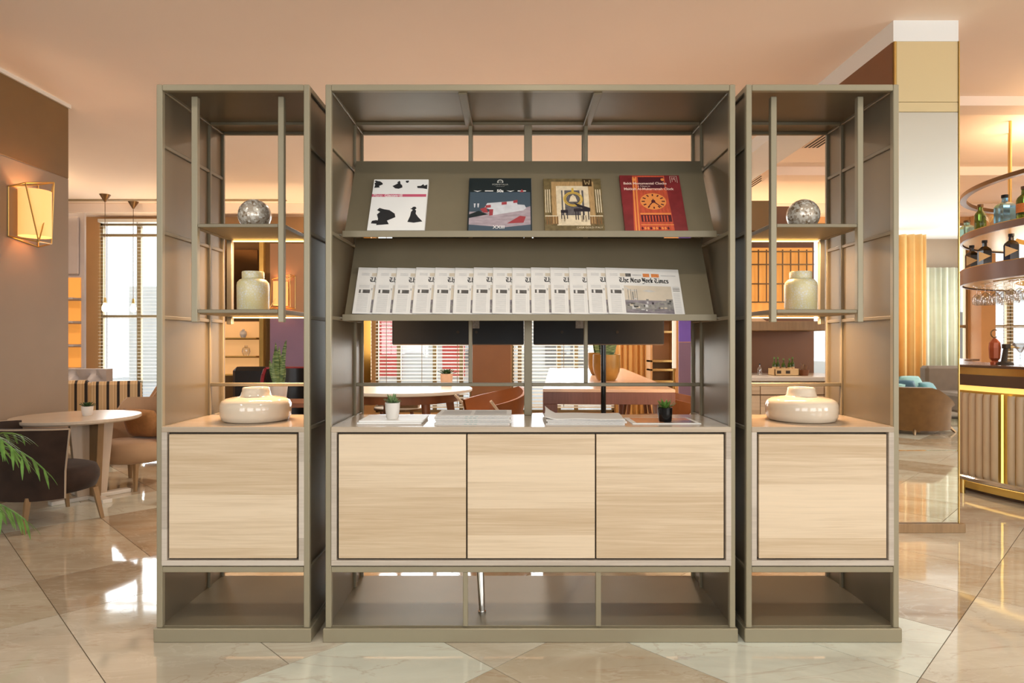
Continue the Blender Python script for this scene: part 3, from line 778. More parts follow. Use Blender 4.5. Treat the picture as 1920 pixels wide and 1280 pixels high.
b.rect(-.055, -.025, .098, .114, Z+.001, 5)
for x in (-.052, -.042, -.028): b.rect(x-.0018, x+.0018, .065, .1, Z+.001, 5)
for sx in (-1, 1):
    for j in range(5): b.rect(sx*(.07+j*.011)-.003, sx*(.07+j*.011)+.003, .035, .08, Z+.0006, 6)
    b.rect(min(sx*.06, sx*.122), max(sx*.06, sx*.122), .078, .084, Z+.0006, 2)
    for j in range(3): b.rect(sx*(.1+j*.009)-.002, sx*(.1+j*.009)+.002, .10, .23, Z+.0004, 2)
for j in range(4): b.flat([(-.11+j*.03, .004), (-.06+j*.02, .03), (-.054+j*.02, .03), (-.10+j*.03, .004)], Z+.0006, 0)
b.rect(.045, .085, .248, .29, Z+.0008, 7)
b.build('cover_print', [olive, goldp, creamp, greyp, yel, pian, brp, mat('dark_brown_print', rgb(58, 42, 22), .4)], bk, local=True)
b = MB(); zz = Z+.001; x = .065; y = .269
for pts in ([(x-.013, y+.014), (x-.009, y+.014), (x-.005, y-.012), (x-.009, y-.012)], [(x-.009, y-.012), (x-.005, y-.012), (x+.002, y+.004), (x-.001, y+.006)], [(x-.001, y+.006), (x+.002, y+.004), (x+.009, y-.012), (x+.006, y-.013)], [(x+.006, y-.012), (x+.010, y-.012), (x+.013, y+.014), (x+.009, y+.014)]): b.flat(pts, zz)
b.build('emblem', mat('dull_gold_print', rgb(168, 146, 104), .4), bk, local=True)
text('CASA GOLD ITALY', .013, creamp, bk, TM(.118, .018, Z+.0012), 'RIGHT')
# 4: red clock book
W4, H4, T4 = .262, .312, .018
redc = mat('deep_red_cover', rgb(128, 46, 48), .3, 0, .25, 12); orc = mat('orange_red_print', rgb(196, 84, 58), .35, 0, .18, 40, (4, .7, 1)); face = mat('clock_orange_print', rgb(234, 146, 78), .35); dkr = mat('maroon_print', rgb(84, 34, 42), .35)
bk = book(bx_of(1229), W4, H4, T4, redc, 'red book with an orange tower clock on its cover')
b = MB(); Z = T4+.0003
b.rect(-W4/2+.001, W4/2-.001, .001, H4-.001, Z, 0)
b.flat([(-.095, 0), (.075, 0), (.065, .308), (-.075, .308)], Z+.0002, 1)
for x in (-.088, -.076): b.flat([(x, 0), (x+.006, 0), (x+.018, .3), (x+.012, .3)], Z+.0004, 2)
b.flat([(-.055, .10), (.062, .10), (.058, .235), (-.052, .235)], Z+.0004, 1)
b.rect(-.052, .06, .225, .30, Z+.0003, 3); b.rect(-.058, .07, .048, .085, Z+.0005, 3)
for j in range(9): b.rect(-.05+j*.0125, -.044+j*.0125, .05, .082, Z+.0007, 1)
b.rect(-.06, .07, .088, .096, Z+.0006, 2); b.rect(-.062, .075, .030, .034, Z+.0006, 2)
cxk, cyk = .002, .160
b.flat([(cxk+.056*math.cos(2*PI*i/32), cyk+.046*math.sin(2*PI*i/32)) for i in range(32)], Z+.0008, 2)
for i in range(12):
    a = 2*PI*i/12; c_, s_ = math.cos(a), math.sin(a)
    p0 = (cxk+.050*c_, cyk+.041*s_); p1 = (cxk+.036*c_, cyk+.030*s_); nx, ny = -s_*.003, c_*.003
    b.flat([(p0[0]+nx, p0[1]+ny), (p0[0]-nx, p0[1]-ny), (p1[0]-nx, p1[1]-ny), (p1[0]+nx, p1[1]+ny)], Z+.001, 3)
for ang, ln in ((R(-128), .042), (R(-45), .046), (R(90), .014)):
    c_, s_ = math.cos(ang), math.sin(ang); nx, ny = -s_*.003, c_*.003
    b.flat([(cxk+nx, cyk+ny), (cxk-nx, cyk-ny), (cxk+ln*c_-nx*.5, cyk+ln*s_-ny*.5), (cxk+ln*c_+nx*.5, cyk+ln*s_+ny*.5)], Z+.0012, 3)
b.flat([(cxk+.009*math.cos(2*PI*i/10), cyk+.009*math.sin(2*PI*i/10)) for i in range(10)], Z+.0013, 3)
for x in (-.07, .055): b.flat([(x+.008*math.cos(2*PI*i/10), .285+.008*math.sin(2*PI*i/10)) for i in range(10)], Z+.0008, 2)
for i in range(10): 
    xx = -.06+i*.012; b.flat([(xx, .005), (xx+.007, .010), (xx+.003, .022), (xx-.003, .016)], Z+.0007, 2 if i % 3 else 3)
b.build('cover_print', [redc, orc, face, dkr], bk, local=True)
pk = mat('pink_white_print', rgb(240, 206, 190), .4)
text('Bakit Monumental Clocks', .0185, pk, bk, TM(-.118, .262, Z+.0014), 'LEFT', bold=.0004, sx=.98); text('A Tribute to', .0105, pk, bk, TM(-.03, .246, Z+.0014)); text('Makkah Al-Mukarramah Clock', .0185, pk, bk, TM(-.118, .230, Z+.0014), 'LEFT', bold=.0004, sx=.94)
b = MB()
for x0, x1, y0, y1 in ((.088, .0895, .266, .304), (.118, .1195, .266, .304), (.088, .12, .3025, .304), (.096, .0975, .272, .298), (.110, .1115, .272, .298), (.096, .1115, .284, .2855), (.102, .106, .29, .296)): b.rect(x0, x1, y0, y1, Z+.0012)
b.build('emblem', pk, bk, local=True)

# ------------------------------------------------------------------ newspapers on the lower rack
GL = {'T': (1.12, [[(0, 1.45), (.45, 1.35), (.95, 1.55)], [(.4, 1.25), (.08, .8), (.25, .15), (.7, 0), (1.0, .25)], [(.58, 1.35), (.52, .35)]]),
 'h': (.82, [[(.15, 1.6), (.15, .1), (.28, 0)], [(.15, .85), (.5, 1.0), (.62, .8), (.62, .15), (.45, -.3)]]),
 'e': (.70, [[(.6, .18), (.35, 0), (.12, .2), (.12, .75), (.4, 1), (.58, .75), (.15, .5)]]),
 'N': (1.15, [[(0, 1.35), (.25, 1.5), (.4, 1.2), (.8, .15), (1.0, 0)], [(.25, 1.2), (.25, .2), (.05, 0)], [(.85, 1.5), (.85, .2)]]),
 'w': (1.1, [[(.1, 1), (.12, .2), (.32, 0), (.55, .2), (.55, 1)], [(.55, .2), (.72, 0), (.95, .25), (.95, .8), (.78, 1.05)]]),
 'Y': (1.02, [[(.05, 1.5), (.18, 1.3), (.18, .65), (.42, .45), (.78, .7)], [(.8, 1.5), (.8, .1), (.5, -.35), (.08, -.3)], [(.46, 1.4), (.46, .6)]]),
 'o': (.72, [[(.35, 0), (.1, .25), (.1, .75), (.35, 1), (.58, .75), (.58, .25), (.35, 0)]]),
 'r': (.56, [[(.15, 1), (.15, .1), (.3, 0)], [(.15, .8), (.38, 1), (.5, .88)]]),
 'k': (.74, [[(.15, 1.6), (.15, .1), (.28, 0)], [(.15, .7), (.42, 1), (.55, .8), (.2, .55), (.6, .05)]]),
 'i': (.38, [[(.15, 1), (.15, .1), (.3, 0)], [(.12, 1.32), (.22, 1.42)]]),
 'm': (1.06, [[(.12, 1), (.12, 0)], [(.12, .85), (.35, 1), (.45, .8), (.45, 0)], [(.45, .85), (.7, 1), (.8, .8), (.8, .1), (.95, 0)]]),
 's': (.66, [[(.56, .88), (.32, 1), (.12, .8), (.2, .6), (.48, .42), (.55, .2), (.32, 0), (.06, .12)]]), ' ': (.34, [])}
def masthead(b, x, y, h, z, mi):
    nib = Vector((.125, .10))
    for ch in 'The New York Times':
        adv, sts = GL[ch]
        for st in sts:
            for a, c in zip(st, st[1:]):
                a2, c2 = Vector(a), Vector(c)
                d = (c2-a2); nn = nib if abs(d.x*nib.y-d.y*nib.x) > .02*d.length else Vector((nib.x, -nib.y))
                pts = [a2-nn, a2+nn, c2+nn, c2-nn]
                b.flat([(x+p.x*h, y+p.y*h) for p in pts], z, mi)
        x += adv*h
    return x
def newspaper(name, label, group):
    PWd, PHt, PT = .322, .236, .005
    t = thing(name, label, 'newspaper', group=group)
    b = MB(); b.cbox(0, PWd, 0, PHt, 0, PT, .0016); b.build('folded_sheets', M['paper'], t, local=True)
    b = MB(); z = PT+.0003
    tot = sum(GL[c][0] for c in 'The New York Times')
    mw = .214; masthead(b, .057, .161, mw/tot, z, 0)
    for j in range(3): b.rect(.018, .052, .193+j*.005, .1955+j*.005, z, 1)
    b.rect(.062, .110, .190, .207, z, 6); b.rect(.086, .110, .190, .207, z+.0001, 2); b.rect(.162, .190, .190, .208, z, 5); b.rect(.198, .232, .190, .208, z, 5)
    b.rect(.116, .155, .195, .203, z, 1); b.rect(.24, .305, .197, .202, z, 1)
    b.rect(.10, .24, .1525, .154, z, 1); b.rect(.012, .31, .1465, .147, z, 1)
    for j in range(3): b.rect(.014, .058, .140-j*.005, .1425-j*.005, z, 1)
    b.rect(.016, .062, .102, .120, z, 2); b.rect(.024, .032, .103, .119, z+.0001, 7)
    for j in range(15): b.rect(.014, .058, .094-j*.006, .0965-j*.006, z, 1)
    b.rect(.0655, .066, .01, .145, z, 1)
    for j in range(2): b.rect(.067, .072, .118+j*.006, .1215+j*.006, z, 3)
    b.rect(.074, .278, .006, .144, z, 6); b.rect(.074, .278, .006, .070, z+.0001, 4)
    b.flat([(.074, .045), (.12, .060), (.17, .048), (.235, .068), (.278, .058), (.278, .03), (.074, .022)], z+.0002, 3)
    for k in range(26):
        rx = random.uniform(.078, .262); ry = random.uniform(.012, .075); b.rect(rx, rx+random.uniform(.006, .02), ry, ry+random.uniform(.004, .014), z+.0003, random.choice((2, 3, 4, 6, 1)))
    for x in (.09, .101, .118, .127): b.rect(x-.0014, x+.0014, .07, .125, z+.0002, 3)
    b.rect(.106, .113, .072, .112, z+.0002, 3); b.rect(.25, .278, .035, .078, z+.0003, 3); b.flat([(.074, .135), (.098, .118), (.13, .116), (.13, .12), (.10, .122), (.076, .140)], z+.0002, 1)
    b.flat([(.15, .118), (.18, .124), (.21, .116), (.18, .112)], z+.0002, 1)
    for j in range(4): b.rect(.284, .314, .139-j*.0065, .1425-j*.0065, z, 3 if j else 1)
    for j in range(16): b.rect(.284, .312, .108-j*.0065, .1107-j*.0065, z, 1)
    b.build('front_page_print', [M['ink'], M['ink_grey'], mat('dark_photo_print', rgb(92, 88, 84), .8, 0, .3, 60), M['ink_mid'], M['photo_floor'], M['orange_ink'], M['photo_sky'], M['paper'], mat('near_black_photo', rgb(66, 62, 60), .8)], t, local=True)
    return t
ords = ['first', 'second', 'third', 'fourth', 'fifth', 'sixth', 'seventh', 'eighth', 'ninth', 'tenth', 'eleventh', 'twelfth', 'thirteenth']
np0 = None
lefts = [664, 701, 738, 775, 812, 850, 886, 923, 960, 996, 1033, 1069, 1103, 1139]
for i, px in enumerate(lefts):
    x = (px-962)*2.70/F
    lab = 'newspaper on the lower rack, %s from the left end of the overlapping row' % ords[i] if i < 13 else 'fully visible front newspaper with its whole masthead, right end of the overlapping row'
    if np0 is None: np0 = newspaper('newspaper', lab, 'overlapping newspapers on the lower rack'); q = np0
    else: q = dup(np0, (0, 0, 0), None, lab)
    q.matrix_world = Matrix.Identity(4)
    mw_ = rack_matrix(OLW, x, .0185, R(2.9), -.001-.003*((i*7) % 3)/3+.003)
    q.matrix_world = mw_
print('print done')

# ------------------------------------------------------------------ on the long cabinet
CT = .8475
def booklets():
    for j, (dx, rot, lab) in enumerate(((0, 0, 'lower white booklet of the two under the white pot'), (.006, .012, 'upper white booklet lying under the white succulent pot'))):
        b = MB(); x0, y0, z0 = -.635+dx, 2.60+dx, CT+j*.0075
        b.cbox(0, .262, 0, .205, 0, .0072, .001); o = b.build('booklet', M['white_paper'], local=True); o.location = (x0, y0, z0); o.rotation_euler = (0, 0, rot); tag(o, lab, 'booklet', 'white booklets')
booklets()
def leafblade(b, base, dirv, L, wd, th=.0025, mi=0, up=Vector((0, 0, 1)), droop=0, n=5):
    base = Vector(base); d = Vector(dirv).normalized(); side = d.cross(up)
    if side.length < .05: side = Vector((1, 0, 0))
    side.normalize(); prev = None; vs = []; fs = []
    for i in range(n+1):
        t = i/n; p = base+d*(L*t)+Vector((0, 0, -droop*L*t*t)); wv = wd*math.sin(PI*min(.999, .12+.88*t))**.7*.5 if i < n else .0005
        nrm = side.cross(d).normalized()
        vs += [p-side*wv, p+nrm*(-th), p+side*wv, p+nrm*(th*.6)]
    for i in range(n):
        o = 4*i
        for k in range(4): fs.append((o+k, o+(k+1) % 4, o+4+(k+1) % 4, o+4+k))
    fs.append((0, 1, 2, 3)); fs.append((4*n, 4*n+3, 4*n+2, 4*n+1))
    b.add(vs, fs, mi)
def pot_plant(x, y, z, r, h, potm, leafm, label, kind, name='potted_succulent', rb=.72, prof=None):
    t = thing(name, label, 'plant', (x, y, z))
    b = MB(); pr = prof or [(0, 0), (r*rb, 0), (r*(rb+.1), h*.08), (r*.97, h*.6), (r, h), (r*.9, h), (r*.86, h*.9), (0, h*.9)]
    b.lathe(pr, (x, y, z), 28); b.build('pot', potm, t, smooth=True)
    b = MB(); b.lathe([(0, h*.91), (r*.85, h*.91)], (x, y, z), 20); b.build('soil', M['soil'], t)
    rnd = random.Random(label)
    if kind == 'rosette':
        for i in range(26):
            a = i*2.4; el = R(15+70*(i/26)); b = MB(); L = r*(1.35-.5*i/26)
            leafblade(b, (x+.25*r*math.cos(a), y+.25*r*math.sin(a), z+h*.92), (math.cos(a)*math.cos(el), math.sin(a)*math.cos(el), math.sin(el)), L, r*.42, r*.07)
            b.build('leaf', leafm, t, smooth=True)
    elif kind == 'bushy':
        for i in range(46):
            a = rnd.uniform(0, 2*PI); el = R(rnd.uniform(10, 85)); b = MB(); rr = r*.5*rnd.random(); L = r*rnd.uniform(.6, 1.3)
            leafblade(b, (x+rr*math.cos(a), y+rr*math.sin(a), z+h*.92+r*rnd.uniform(0, .35)), (math.cos(a)*math.cos(el), math.sin(a)*math.cos(el), math.sin(el)), L, r*.36, r*.04)
            b.build('leaf', leafm, t, smooth=True)
    elif kind == 'snake':
        for i in range(9):
            a = i*2.4; rr = r*.45*math.sqrt(i/9); b = MB(); el = R(rnd.uniform(78, 88)); L = h*rnd.uniform(1.2, 2.5) if i else h*2.6
            leafblade(b, (x+rr*math.cos(a), y+rr*math.sin(a), z+h*.88), (math.cos(a)*math.cos(el), math.sin(a)*math.cos(el), math.sin(el)), L, r*.52, r*.05, up=Vector((math.sin(a*1.3), math.cos(a*1.3), 0)), n=7)
            b.build('leaf', leafm, t, smooth=True)
    return t
pot_plant(-.505, 2.68, CT+.0147, .031, .066, M['white_glaze'], M['leaf_pale'], 'small pale green succulent in a white pot on the booklets', 'bushy')
pot_plant(.632, 2.66, CT+.0045, .030, .058, M['black_gloss'], M['leaf'], 'small green succulent in a glossy black pot on the long cabinet', 'bushy', rb=.8)
# flat magazine under the black pot
t = thing('magazine', 'thin white-edged magazine with an orange cover under the black pot', 'magazine', (.62, 2.70, CT))
b = MB(); b.cbox(.485, .765, 2.60, 2.80, CT, CT+.004, .001); b.build('pages', M['white_paper'], t)
b = MB(); b.rect(.505, .748, 2.618, 2.785, CT+.0044, 0); b.rect(.62, .748, 2.618, 2.70, CT+.0046, 1); b.build('cover_print', [mat('orange_cover_print', rgb(206, 140, 96), .25), mat('grey_cover_print', rgb(120, 108, 104), .25)], t)
# newspaper stacks
def flat_paper(x0, y0, z0, wx, wy, th, rot, lab, grp, seed, curl=0):
    rnd = random.Random(seed); t = thing('newspaper', lab, 'newspaper', (x0, y0, z0), rot, grp)
    nx, nz = 14, 1; b = MB(); vs = []; fs = []
    for j in range(5):
        for i in range(nx+1):
            u = i/nx; vv = j/4
            w_ = .0012*math.sin(9*u+seed)+.001*math.cos(7*vv+seed*2)+curl*max(0, .12-u)*max(0, vv)*3+curl*max(0, .2-u)**2*4
            for k in (0, 1): vs.append((u*wx+.002*math.sin(5*vv+seed), vv*wy, (w_ if curl else 0)+k*th))
    def I(i, j, k): return (j*(nx+1)+i)*2+k
    for j in range(4):
        for i in range(nx):
            fs.append((I(i, j, 1), I(i+1, j, 1), I(i+1, j+1, 1), I(i, j+1, 1))); fs.append((I(i, j, 0), I(i, j+1, 0), I(i+1, j+1, 0), I(i+1, j, 0)))
    for i in range(nx):
        for j in (0, 4): fs.append((I(i, j, 0), I(i+1, j, 0), I(i+1, j, 1), I(i, j, 1)))
    for j in range(4):
        for i in (0, nx): fs.append((I(i, j, 0), I(i, j+1, 0), I(i, j+1, 1), I(i, j, 1)))
    b.add(vs, fs); b.build('folded_sheets', M['paper'], t, local=True, smooth=True, ang=50)
    # printed strip along the fold edge facing the camera
    b = MB()
    for q in (.3, .68): b.add([(wx*.01, -.0006, th*q), (wx*.99, -.0006, th*q), (wx*.99, -.0006, th*(q+.10)), (wx*.01, -.0006, th*(q+.10))], [(0, 1, 2, 3)], 1)
    for k in range(16):
        a = wx*(.03+.06*k+rnd.uniform(0, .015)); m_ = 2 if 6 <= k <= 8 and seed < 20 else 0
        b.add([(a, -.0007, th*.30), (a+wx*.04, -.0007, th*.30), (a+wx*.04, -.0007, th*rnd.uniform(.6, .85)), (a, -.0007, th*.75)], [(0, 1, 2, 3)], m_)
    for k in range(6): b.rect(wx*.06, wx*.45, wy*(.2+.12*k), wy*(.25+.12*k), th+.0006, 0); b.rect(wx*.5, wx*.94, wy*(.2+.12*k), wy*(.25+.12*k), th+.0006, 0)
    if not curl: b.build('print', [M['ink_grey'], M['ink_mid'], mat('grey_green_print', rgb(168, 178, 172), .8)], t, local=True, norm=False)
    return t
lv = ['bottom', 'second from the bottom', 'middle', 'second from the top', 'top']
for i in range(5):
    flat_paper(-.318+.003*((i*5) % 3), 2.575+.002*(i % 2), CT+.0078*i, .304, .215, .0074, R((-.5, .6, -.2, .4, 0)[i]), 'folded newspaper, %s of the taller pile left of centre' % lv[i], 'left newspaper pile', i)
lv = ['bottom', 'second from the bottom', 'second from the top', 'top']
for i in range(4):
    flat_paper(.130+.004*((i*5) % 3), 2.575+.003*(i % 2), CT+.0078*i, .318, .22, .0074 if i < 3 else .003, R((.3, -.8, .8, -2.2)[i]), ('folded newspaper, %s of the pile right of centre' % lv[i]) if i < 3 else 'loose curling newspaper sheet on top of the pile right of centre', 'right newspaper pile', 20+i, .06 if i == 3 else 0)

# ------------------------------------------------------------------ seating builders
def tub_chair(loc, rz, label, mb_, ms, leg, w=.56, d=.54, hs=.40, hb=.70, name='tub_chair', pipe=None, flare=.05, arc=105, grp=None, drop=.92, low=0):
    t = thing(name, label, 'chair', loc, rz, grp)
    # seat: faces +y, back at -y
    b = MB(); prof = [(0, .20-low), (.20, .20-low), (.245, .215-low), (.262, .27-low), (.262, hs-.06), (.245, hs-.015), (.2, hs), (0, hs+.008)]
    b.lathe(prof, (0, 0, 0), 36, sx=w/.54, sy=d/.54); b.build('seat', ms, t, local=True, smooth=True, ang=60)
    b = MB(); n = 24; vs = []; fs = []
    for i in range(n+1):
        a = R(-90-arc+2*arc*i/n); e = abs(i-n/2)/(n/2); top = hb-(hb-hs-.02)*max(0, e-.62)/.38*drop
        for (rr, z) in ((.265, .19-low), (.27, hs), (.27+flare, top), (.235+flare, top+.004), (.232, hs), (.232, .22-low)):
            vs.append((rr*w/.54*math.cos(a), rr*d/.54*math.sin(a), z))
    for i in range(n):
        for k in range(6): fs.append((i*6+k, i*6+(k+1) % 6, (i+1)*6+(k+1) % 6, (i+1)*6+k))
    fs.append(tuple(range(6))); fs.append(tuple(n*6+k for k in range(6))[::-1])
    b.add(vs, fs); b.build('backrest', mb_, t, local=True, smooth=True, ang=60)
    if pipe:
        for i in (0, n):
            b = MB(); pts = [vs[i*6+k] for k in (0, 1, 2)]; b.tube(pts, .006 if pipe != M['red'] else .018, 6); b.build('piping', pipe, t, local=True)
        b = MB(); b.tube([vs[i*6+2] for i in range(n+1)], .005 if pipe != M['red'] else .018, 6); b.build('piping', pipe, t, local=True)
    for sx in (-1, 1):
        for sy in (-1, 1):
            b = MB(); b.cyl((sx*.19*w/.54, sy*.17*d/.54, .21-low), (sx*.215*w/.54, sy*.2*d/.54, 0), .022, .014, 4); b.build('leg', leg, t, local=True)
    return t
tub_chair((-3.10, 4.26, 0), R(-34), 'dark brown velvet tub chair with pale piping at the left round table', M['velvet'], M['velvet'], M['legwood'], .66, .60, .365, .645, pipe=M['piping'], flare=.06, arc=86, drop=.04)
ct = tub_chair((-3.15, 5.3, 0), R(165), 'tan upholstered tub chair with a rust cushion beyond the round table', M['tan'], M['tan'], M['legwood'], .58, .54, .37, .70, flare=.03, arc=88)
tub_chair((-3.95, 7.0, 0), R(120), 'tan tub chair in front of the tall window, seen by the small far table', M['tan'], M['tan'], M['legwood'], .56, .54, .42, .80, flare=.03)
def cushion(loc, rot, w, h, th, m, label, grp=None):
    b = MB(); n = 8; vs = []; fs = []
    for s in (1, -1):
        for j in range(n+1):
            for i in range(n+1):
                u, v_ = 2*i/n-1, 2*j/n-1
                pu, pv = u*(1-.06*v_*v_), v_*(1-.06*u*u)
                vs.append((pu*w/2, s*th/2*max(0, (1-u**4)*(1-v_**4))**.5, pv*h/2))
    m_ = (n+1)**2
    for s in range(2):
        for j in range(n):
            for i in range(n): 
                a = s*m_+j*(n+1)+i; fs.append((a, a+1, a+n+2, a+n+1))
    b.add(vs, fs); o = b.build('cushion', m, local=True, smooth=True, ang=80)
    bm = bmesh.new(); bm.from_mesh(o.data); bmesh.ops.remove_doubles(bm, verts=bm.verts, dist=1e-4); bmesh.ops.recalc_face_normals(bm, faces=bm.faces); bm.to_mesh(o.data); bm.free()
    o.location = loc; o.rotation_euler = rot; return tag(o, label, 'cushion', grp)
cushion((-3.12, 5.38, .50), (R(20), 0, R(-20)), .36, .26, .13, M['rust'], 'rust orange cushion on the tan tub chair')
# round table, left
def round_table(x, y, z, r, top, base, label, name='round_table'):
    t = thing(name, label, 'table', (x, y, 0))
    b = MB(); b.lathe([(0, z-.03), (r-.012, z-.03), (r, z-.02), (r, z-.003), (r-.003, z), (0, z)], (x, y, 0), 48); b.build('tabletop', top, t, smooth=True)
    return t
tb = round_table(-3.28, 4.82, .625, .42, M['ply'], None, 'round pale-topped table with a slab pedestal by the brown velvet chair')
b = MB(); b.prism([(-.115, .03), (.115, .03), (.17, .595), (-.17, .595)], -.02, .02, M=Matrix.Translation((-3.19, 4.84, 0)) @ Matrix.Rotation(R(-35), 4, 'Z') @ Matrix.Rotation(PI/2, 4, 'X')); b.build('pedestal', M['legwood'], tb)
b = MB(); b.prism([(-.10, .03), (.10, .03), (.15, .595), (-.15, .595)], -.02, .02, M=Matrix.Translation((-3.19, 4.84, 0)) @ Matrix.Rotation(R(55), 4, 'Z') @ Matrix.Rotation(PI/2, 4, 'X')); b.build('pedestal', M['ply'], tb)
for a in (-35, 55):
    b = MB(); Mx = Matrix.Translation((-3.19, 4.84, 0)) @ Matrix.Rotation(R(a), 4, 'Z'); b.cbox(-.27, .27, -.035, .035, 0, .03, .004, M=Mx); b.build('foot', M['table_white'], tb)
x, y, z = at(160, 783, 4.74)
pot_plant(-3.22, 4.84, .625, .04, .07, M['white_glaze'], M['leaf_dark'], 'tiny cactus in a white pot on the left round table', 'rosette', 'potted_cactus')
# palm at the left edge
pt = thing('potted_palm', 'feathery green palm leaning in from the left edge of the room', 'plant', (-2.75, 2.9, 0))
b = MB(); b.lathe([(0, 0), (.13, 0), (.16, .3), (.165, .32), (.15, .32), (.145, .29), (0, .29)], (-2.75, 2.9, 0), 28); b.build('pot', M['white_glaze'], pt, smooth=True)
rnd = random.Random(3)
def frond(b, base, ang, el, L, droop, nl=13, ll=.2):
    base = Vector(base); pts = []
    for i in range(13):
        t = i/12; hx = L*t*math.cos(el); z = L*t*math.sin(el)-droop*t*t
        pts.append(base+Vector((hx*math.cos(ang), hx*math.sin(ang), z)))
    b.tube(pts, .0035, 5)
    for i in range(4, 13):
        d = (pts[i]-pts[i-1]).normalized(); sd = d.cross(Vector((0, 0, 1))).normalized()
        for s in (-1, 1):
            for q in (0, .5):
                p = pts[i]-d*(q*(L/12)); dv = d*.85+sd*s*.65-Vector((0, 0, .25))
                leafblade(b, p, dv, ll*(1-.45*abs(i-8)/6), .012, .0008, droop=.35, n=4)
for a, el, L, dr in ((R(-3), 66.5, 1.45, 1.0), (R(14), 64, 1.30, .92), (R(-6), 56, .90, .65), (R(12), 46, .72, .5), (R(75), 60, 1.1, .6), (R(110), 55, 1.0, .5), (R(150), 58, 1.1, .7), (R(185), 60, 1.2, .8), (R(215), 50, .9, .6), (R(250), 55, .9, .6), (R(-70), 60, .8, .6)):
    b = MB(); frond(b, (-2.78, 2.9, .33), a, R(el), L, dr, ll=.12); b.build('frond', M['leaf'], pt)

# wall sconces
def sconce(x, y, z, rz, label, s=1.0):
    t = thing('wall_sconce', label, 'lamp', (x, y, z), rz)
    # local: wall plane at x=0, out along +x
    H = .45*s; D = .20*s; Wd = .17*s
    P = {k_: tuple(q*s for q in v_) for k_, v_ in {'a': (.004, -.15, .036), 'd': (.004, -.15, .405), 'g': (.13, -.15, .432), 'e': (.23, -.15, -.006), 'f': (.15, .12, .50), 'h': (.13, .12, .02), 'c': (.004, .15, .49), 'b': (.004, .15, 0)}.items()}
    b = MB()
    for p, q in ('ab', 'bc', 'cd', 'da', 'ae', 'bh', 'cf', 'dg', 'eg', 'gf', 'fh', 'he', 'fe'): b.cyl(P[p], P[q], .005*s, n=6)
    b.build('wire_frame', M['brass'], t, local=True)
    b = MB(); b.lathe([(.105*s, .05*s), (.105*s, .40*s)], (.112*s, -.03*s, 0), 28); b.build('lamp_shade', M['shade'], t, local=True, smooth=True)
    b = MB(); b.cbox(0, .015*s, -.05*s, .05*s, .12*s, H-.12*s, .003); b.cyl((.01, 0, H*.5), (.1*s, 0, H*.5), .008*s, n=8); b.build('wall_plate', M['brass'], t, local=True)
    l = bpy.data.lights.new('sconce_bulb', 'POINT'); l.energy = 5*s; l.color = WARM; l.shadow_soft_size = .03
    o = bpy.data.objects.new('sconce_bulb', l); C.objects.link(o); o.parent = t; o.location = (.112*s, -.03*s, H*.6)
    return t
sconce(WX, 4.9, 1.93, 0, 'brass wire-framed wall sconce glowing on the taupe side wall')

# left background ----------------------------------------------------------
def pendant(px, pyb, y, label):
    x, _, zb = at(px, pyb, y); t = thing('pendant_lamp', label, 'lamp', (x, y, CEIL), group='bare bulb pendants')
    b = MB(); b.lathe([(0, 0), (.07, 0), (.012, -.1), (0, -.1)], (x, y, CEIL), 20); b.build('canopy', M['bronze'], t, smooth=True)
    b = MB(); b.cyl((x, y, CEIL-.1), (x, y, zb+.14), .004, n=6); b.build('cord', M['bronze'], t)
    b = MB(); b.cyl((x, y, zb+.07), (x, y, zb+.14), .02, .014, 12); b.build('socket', M['brass'], t)
    b = MB(); b.lathe([(.001, -.06), (.028, -.05), (.042, -.02), (.040, .015), (.022, .055), (.018, .07)], (x, y, zb), 16); b.build('bulb', M['bulb'], t, smooth=True)
pendant(197, 577, 8.7, 'glowing pendant bulb nearer the left edge of the tall window')
pendant(250, 578, 9.15, 'glowing pendant bulb in front of the tall window mullion')
# niche cabinet on left (x -6.1..-5.95 px 130-158)
t = thing('niche_cabinet', 'tall wall cabinet with amber-lit open niches beside the tall window', 'cabinet', (-5.85, 8.6, 0))
b = MB(); b.cbox(-6.18, -5.56, 8.3, 8.34, 0, 2.85, .004); b.box(-6.18, -6.14, 8.34, 8.9, 0, 2.85); b.build('carcass', M['tuft'], t)
b = MB(); b.cbox(-6.16, -5.62, 8.27, 8.298, 2.05, 2.80, .05); b.build('door', M['tuft'], t)
for k in range(4):
    z0 = .85+k*.30
    b = MB(); b.box(-6.12, -5.60, 8.285, 8.298, z0, z0+.26); b.build('niche', M['glow_soft'], t)
    b = MB(); b.cbox(-6.12, -5.60, 8.14, 8.298, z0-.03, z0-.005, .003); b.build('shelf', M['tuft'], t)
# tufted sofa back
t = thing('tufted_sofa', 'grey satin sofa with a deeply button-tufted back behind the striped chairs', 'sofa', (-5.4, 7.4, 0))
b = MB(); b.cbox(-6.3, -4.66, 7.3, 7.95, .12, .45, .04); b.build('seat', M['tuft'], t)
b = MB(); nx, nz = 40, 14; vs = []; fs = []
for j in range(nz+1):
    for i in range(nx+1):
        u, v_ = i/nx, j/nz; a = u*14; c_ = v_*3
        d = .10*abs(math.sin(PI*(a+c_)/2))*abs(math.sin(PI*(a-c_)/2)); vs.append((-6.3+1.64*u, 7.32-d-.03*v_, .40+.47*v_))
for j in range(nz):
    for i in range(nx): o = j*(nx+1)+i; fs.append((o, o+1, o+nx+2, o+nx+1))
b.add(vs, fs); b.box(-6.3, -4.66, 7.33, 7.45, .12, .87); b.build('backrest', M['tuft'], t, smooth=True, ang=60)
for sx in (-6.22, -4.74):
    for sy in (7.38, 7.88):
        b = MB(); b.cyl((sx, sy, 0), (sx, sy, .13), .02, .025, 8); b.build('leg', M['legwood'], t)
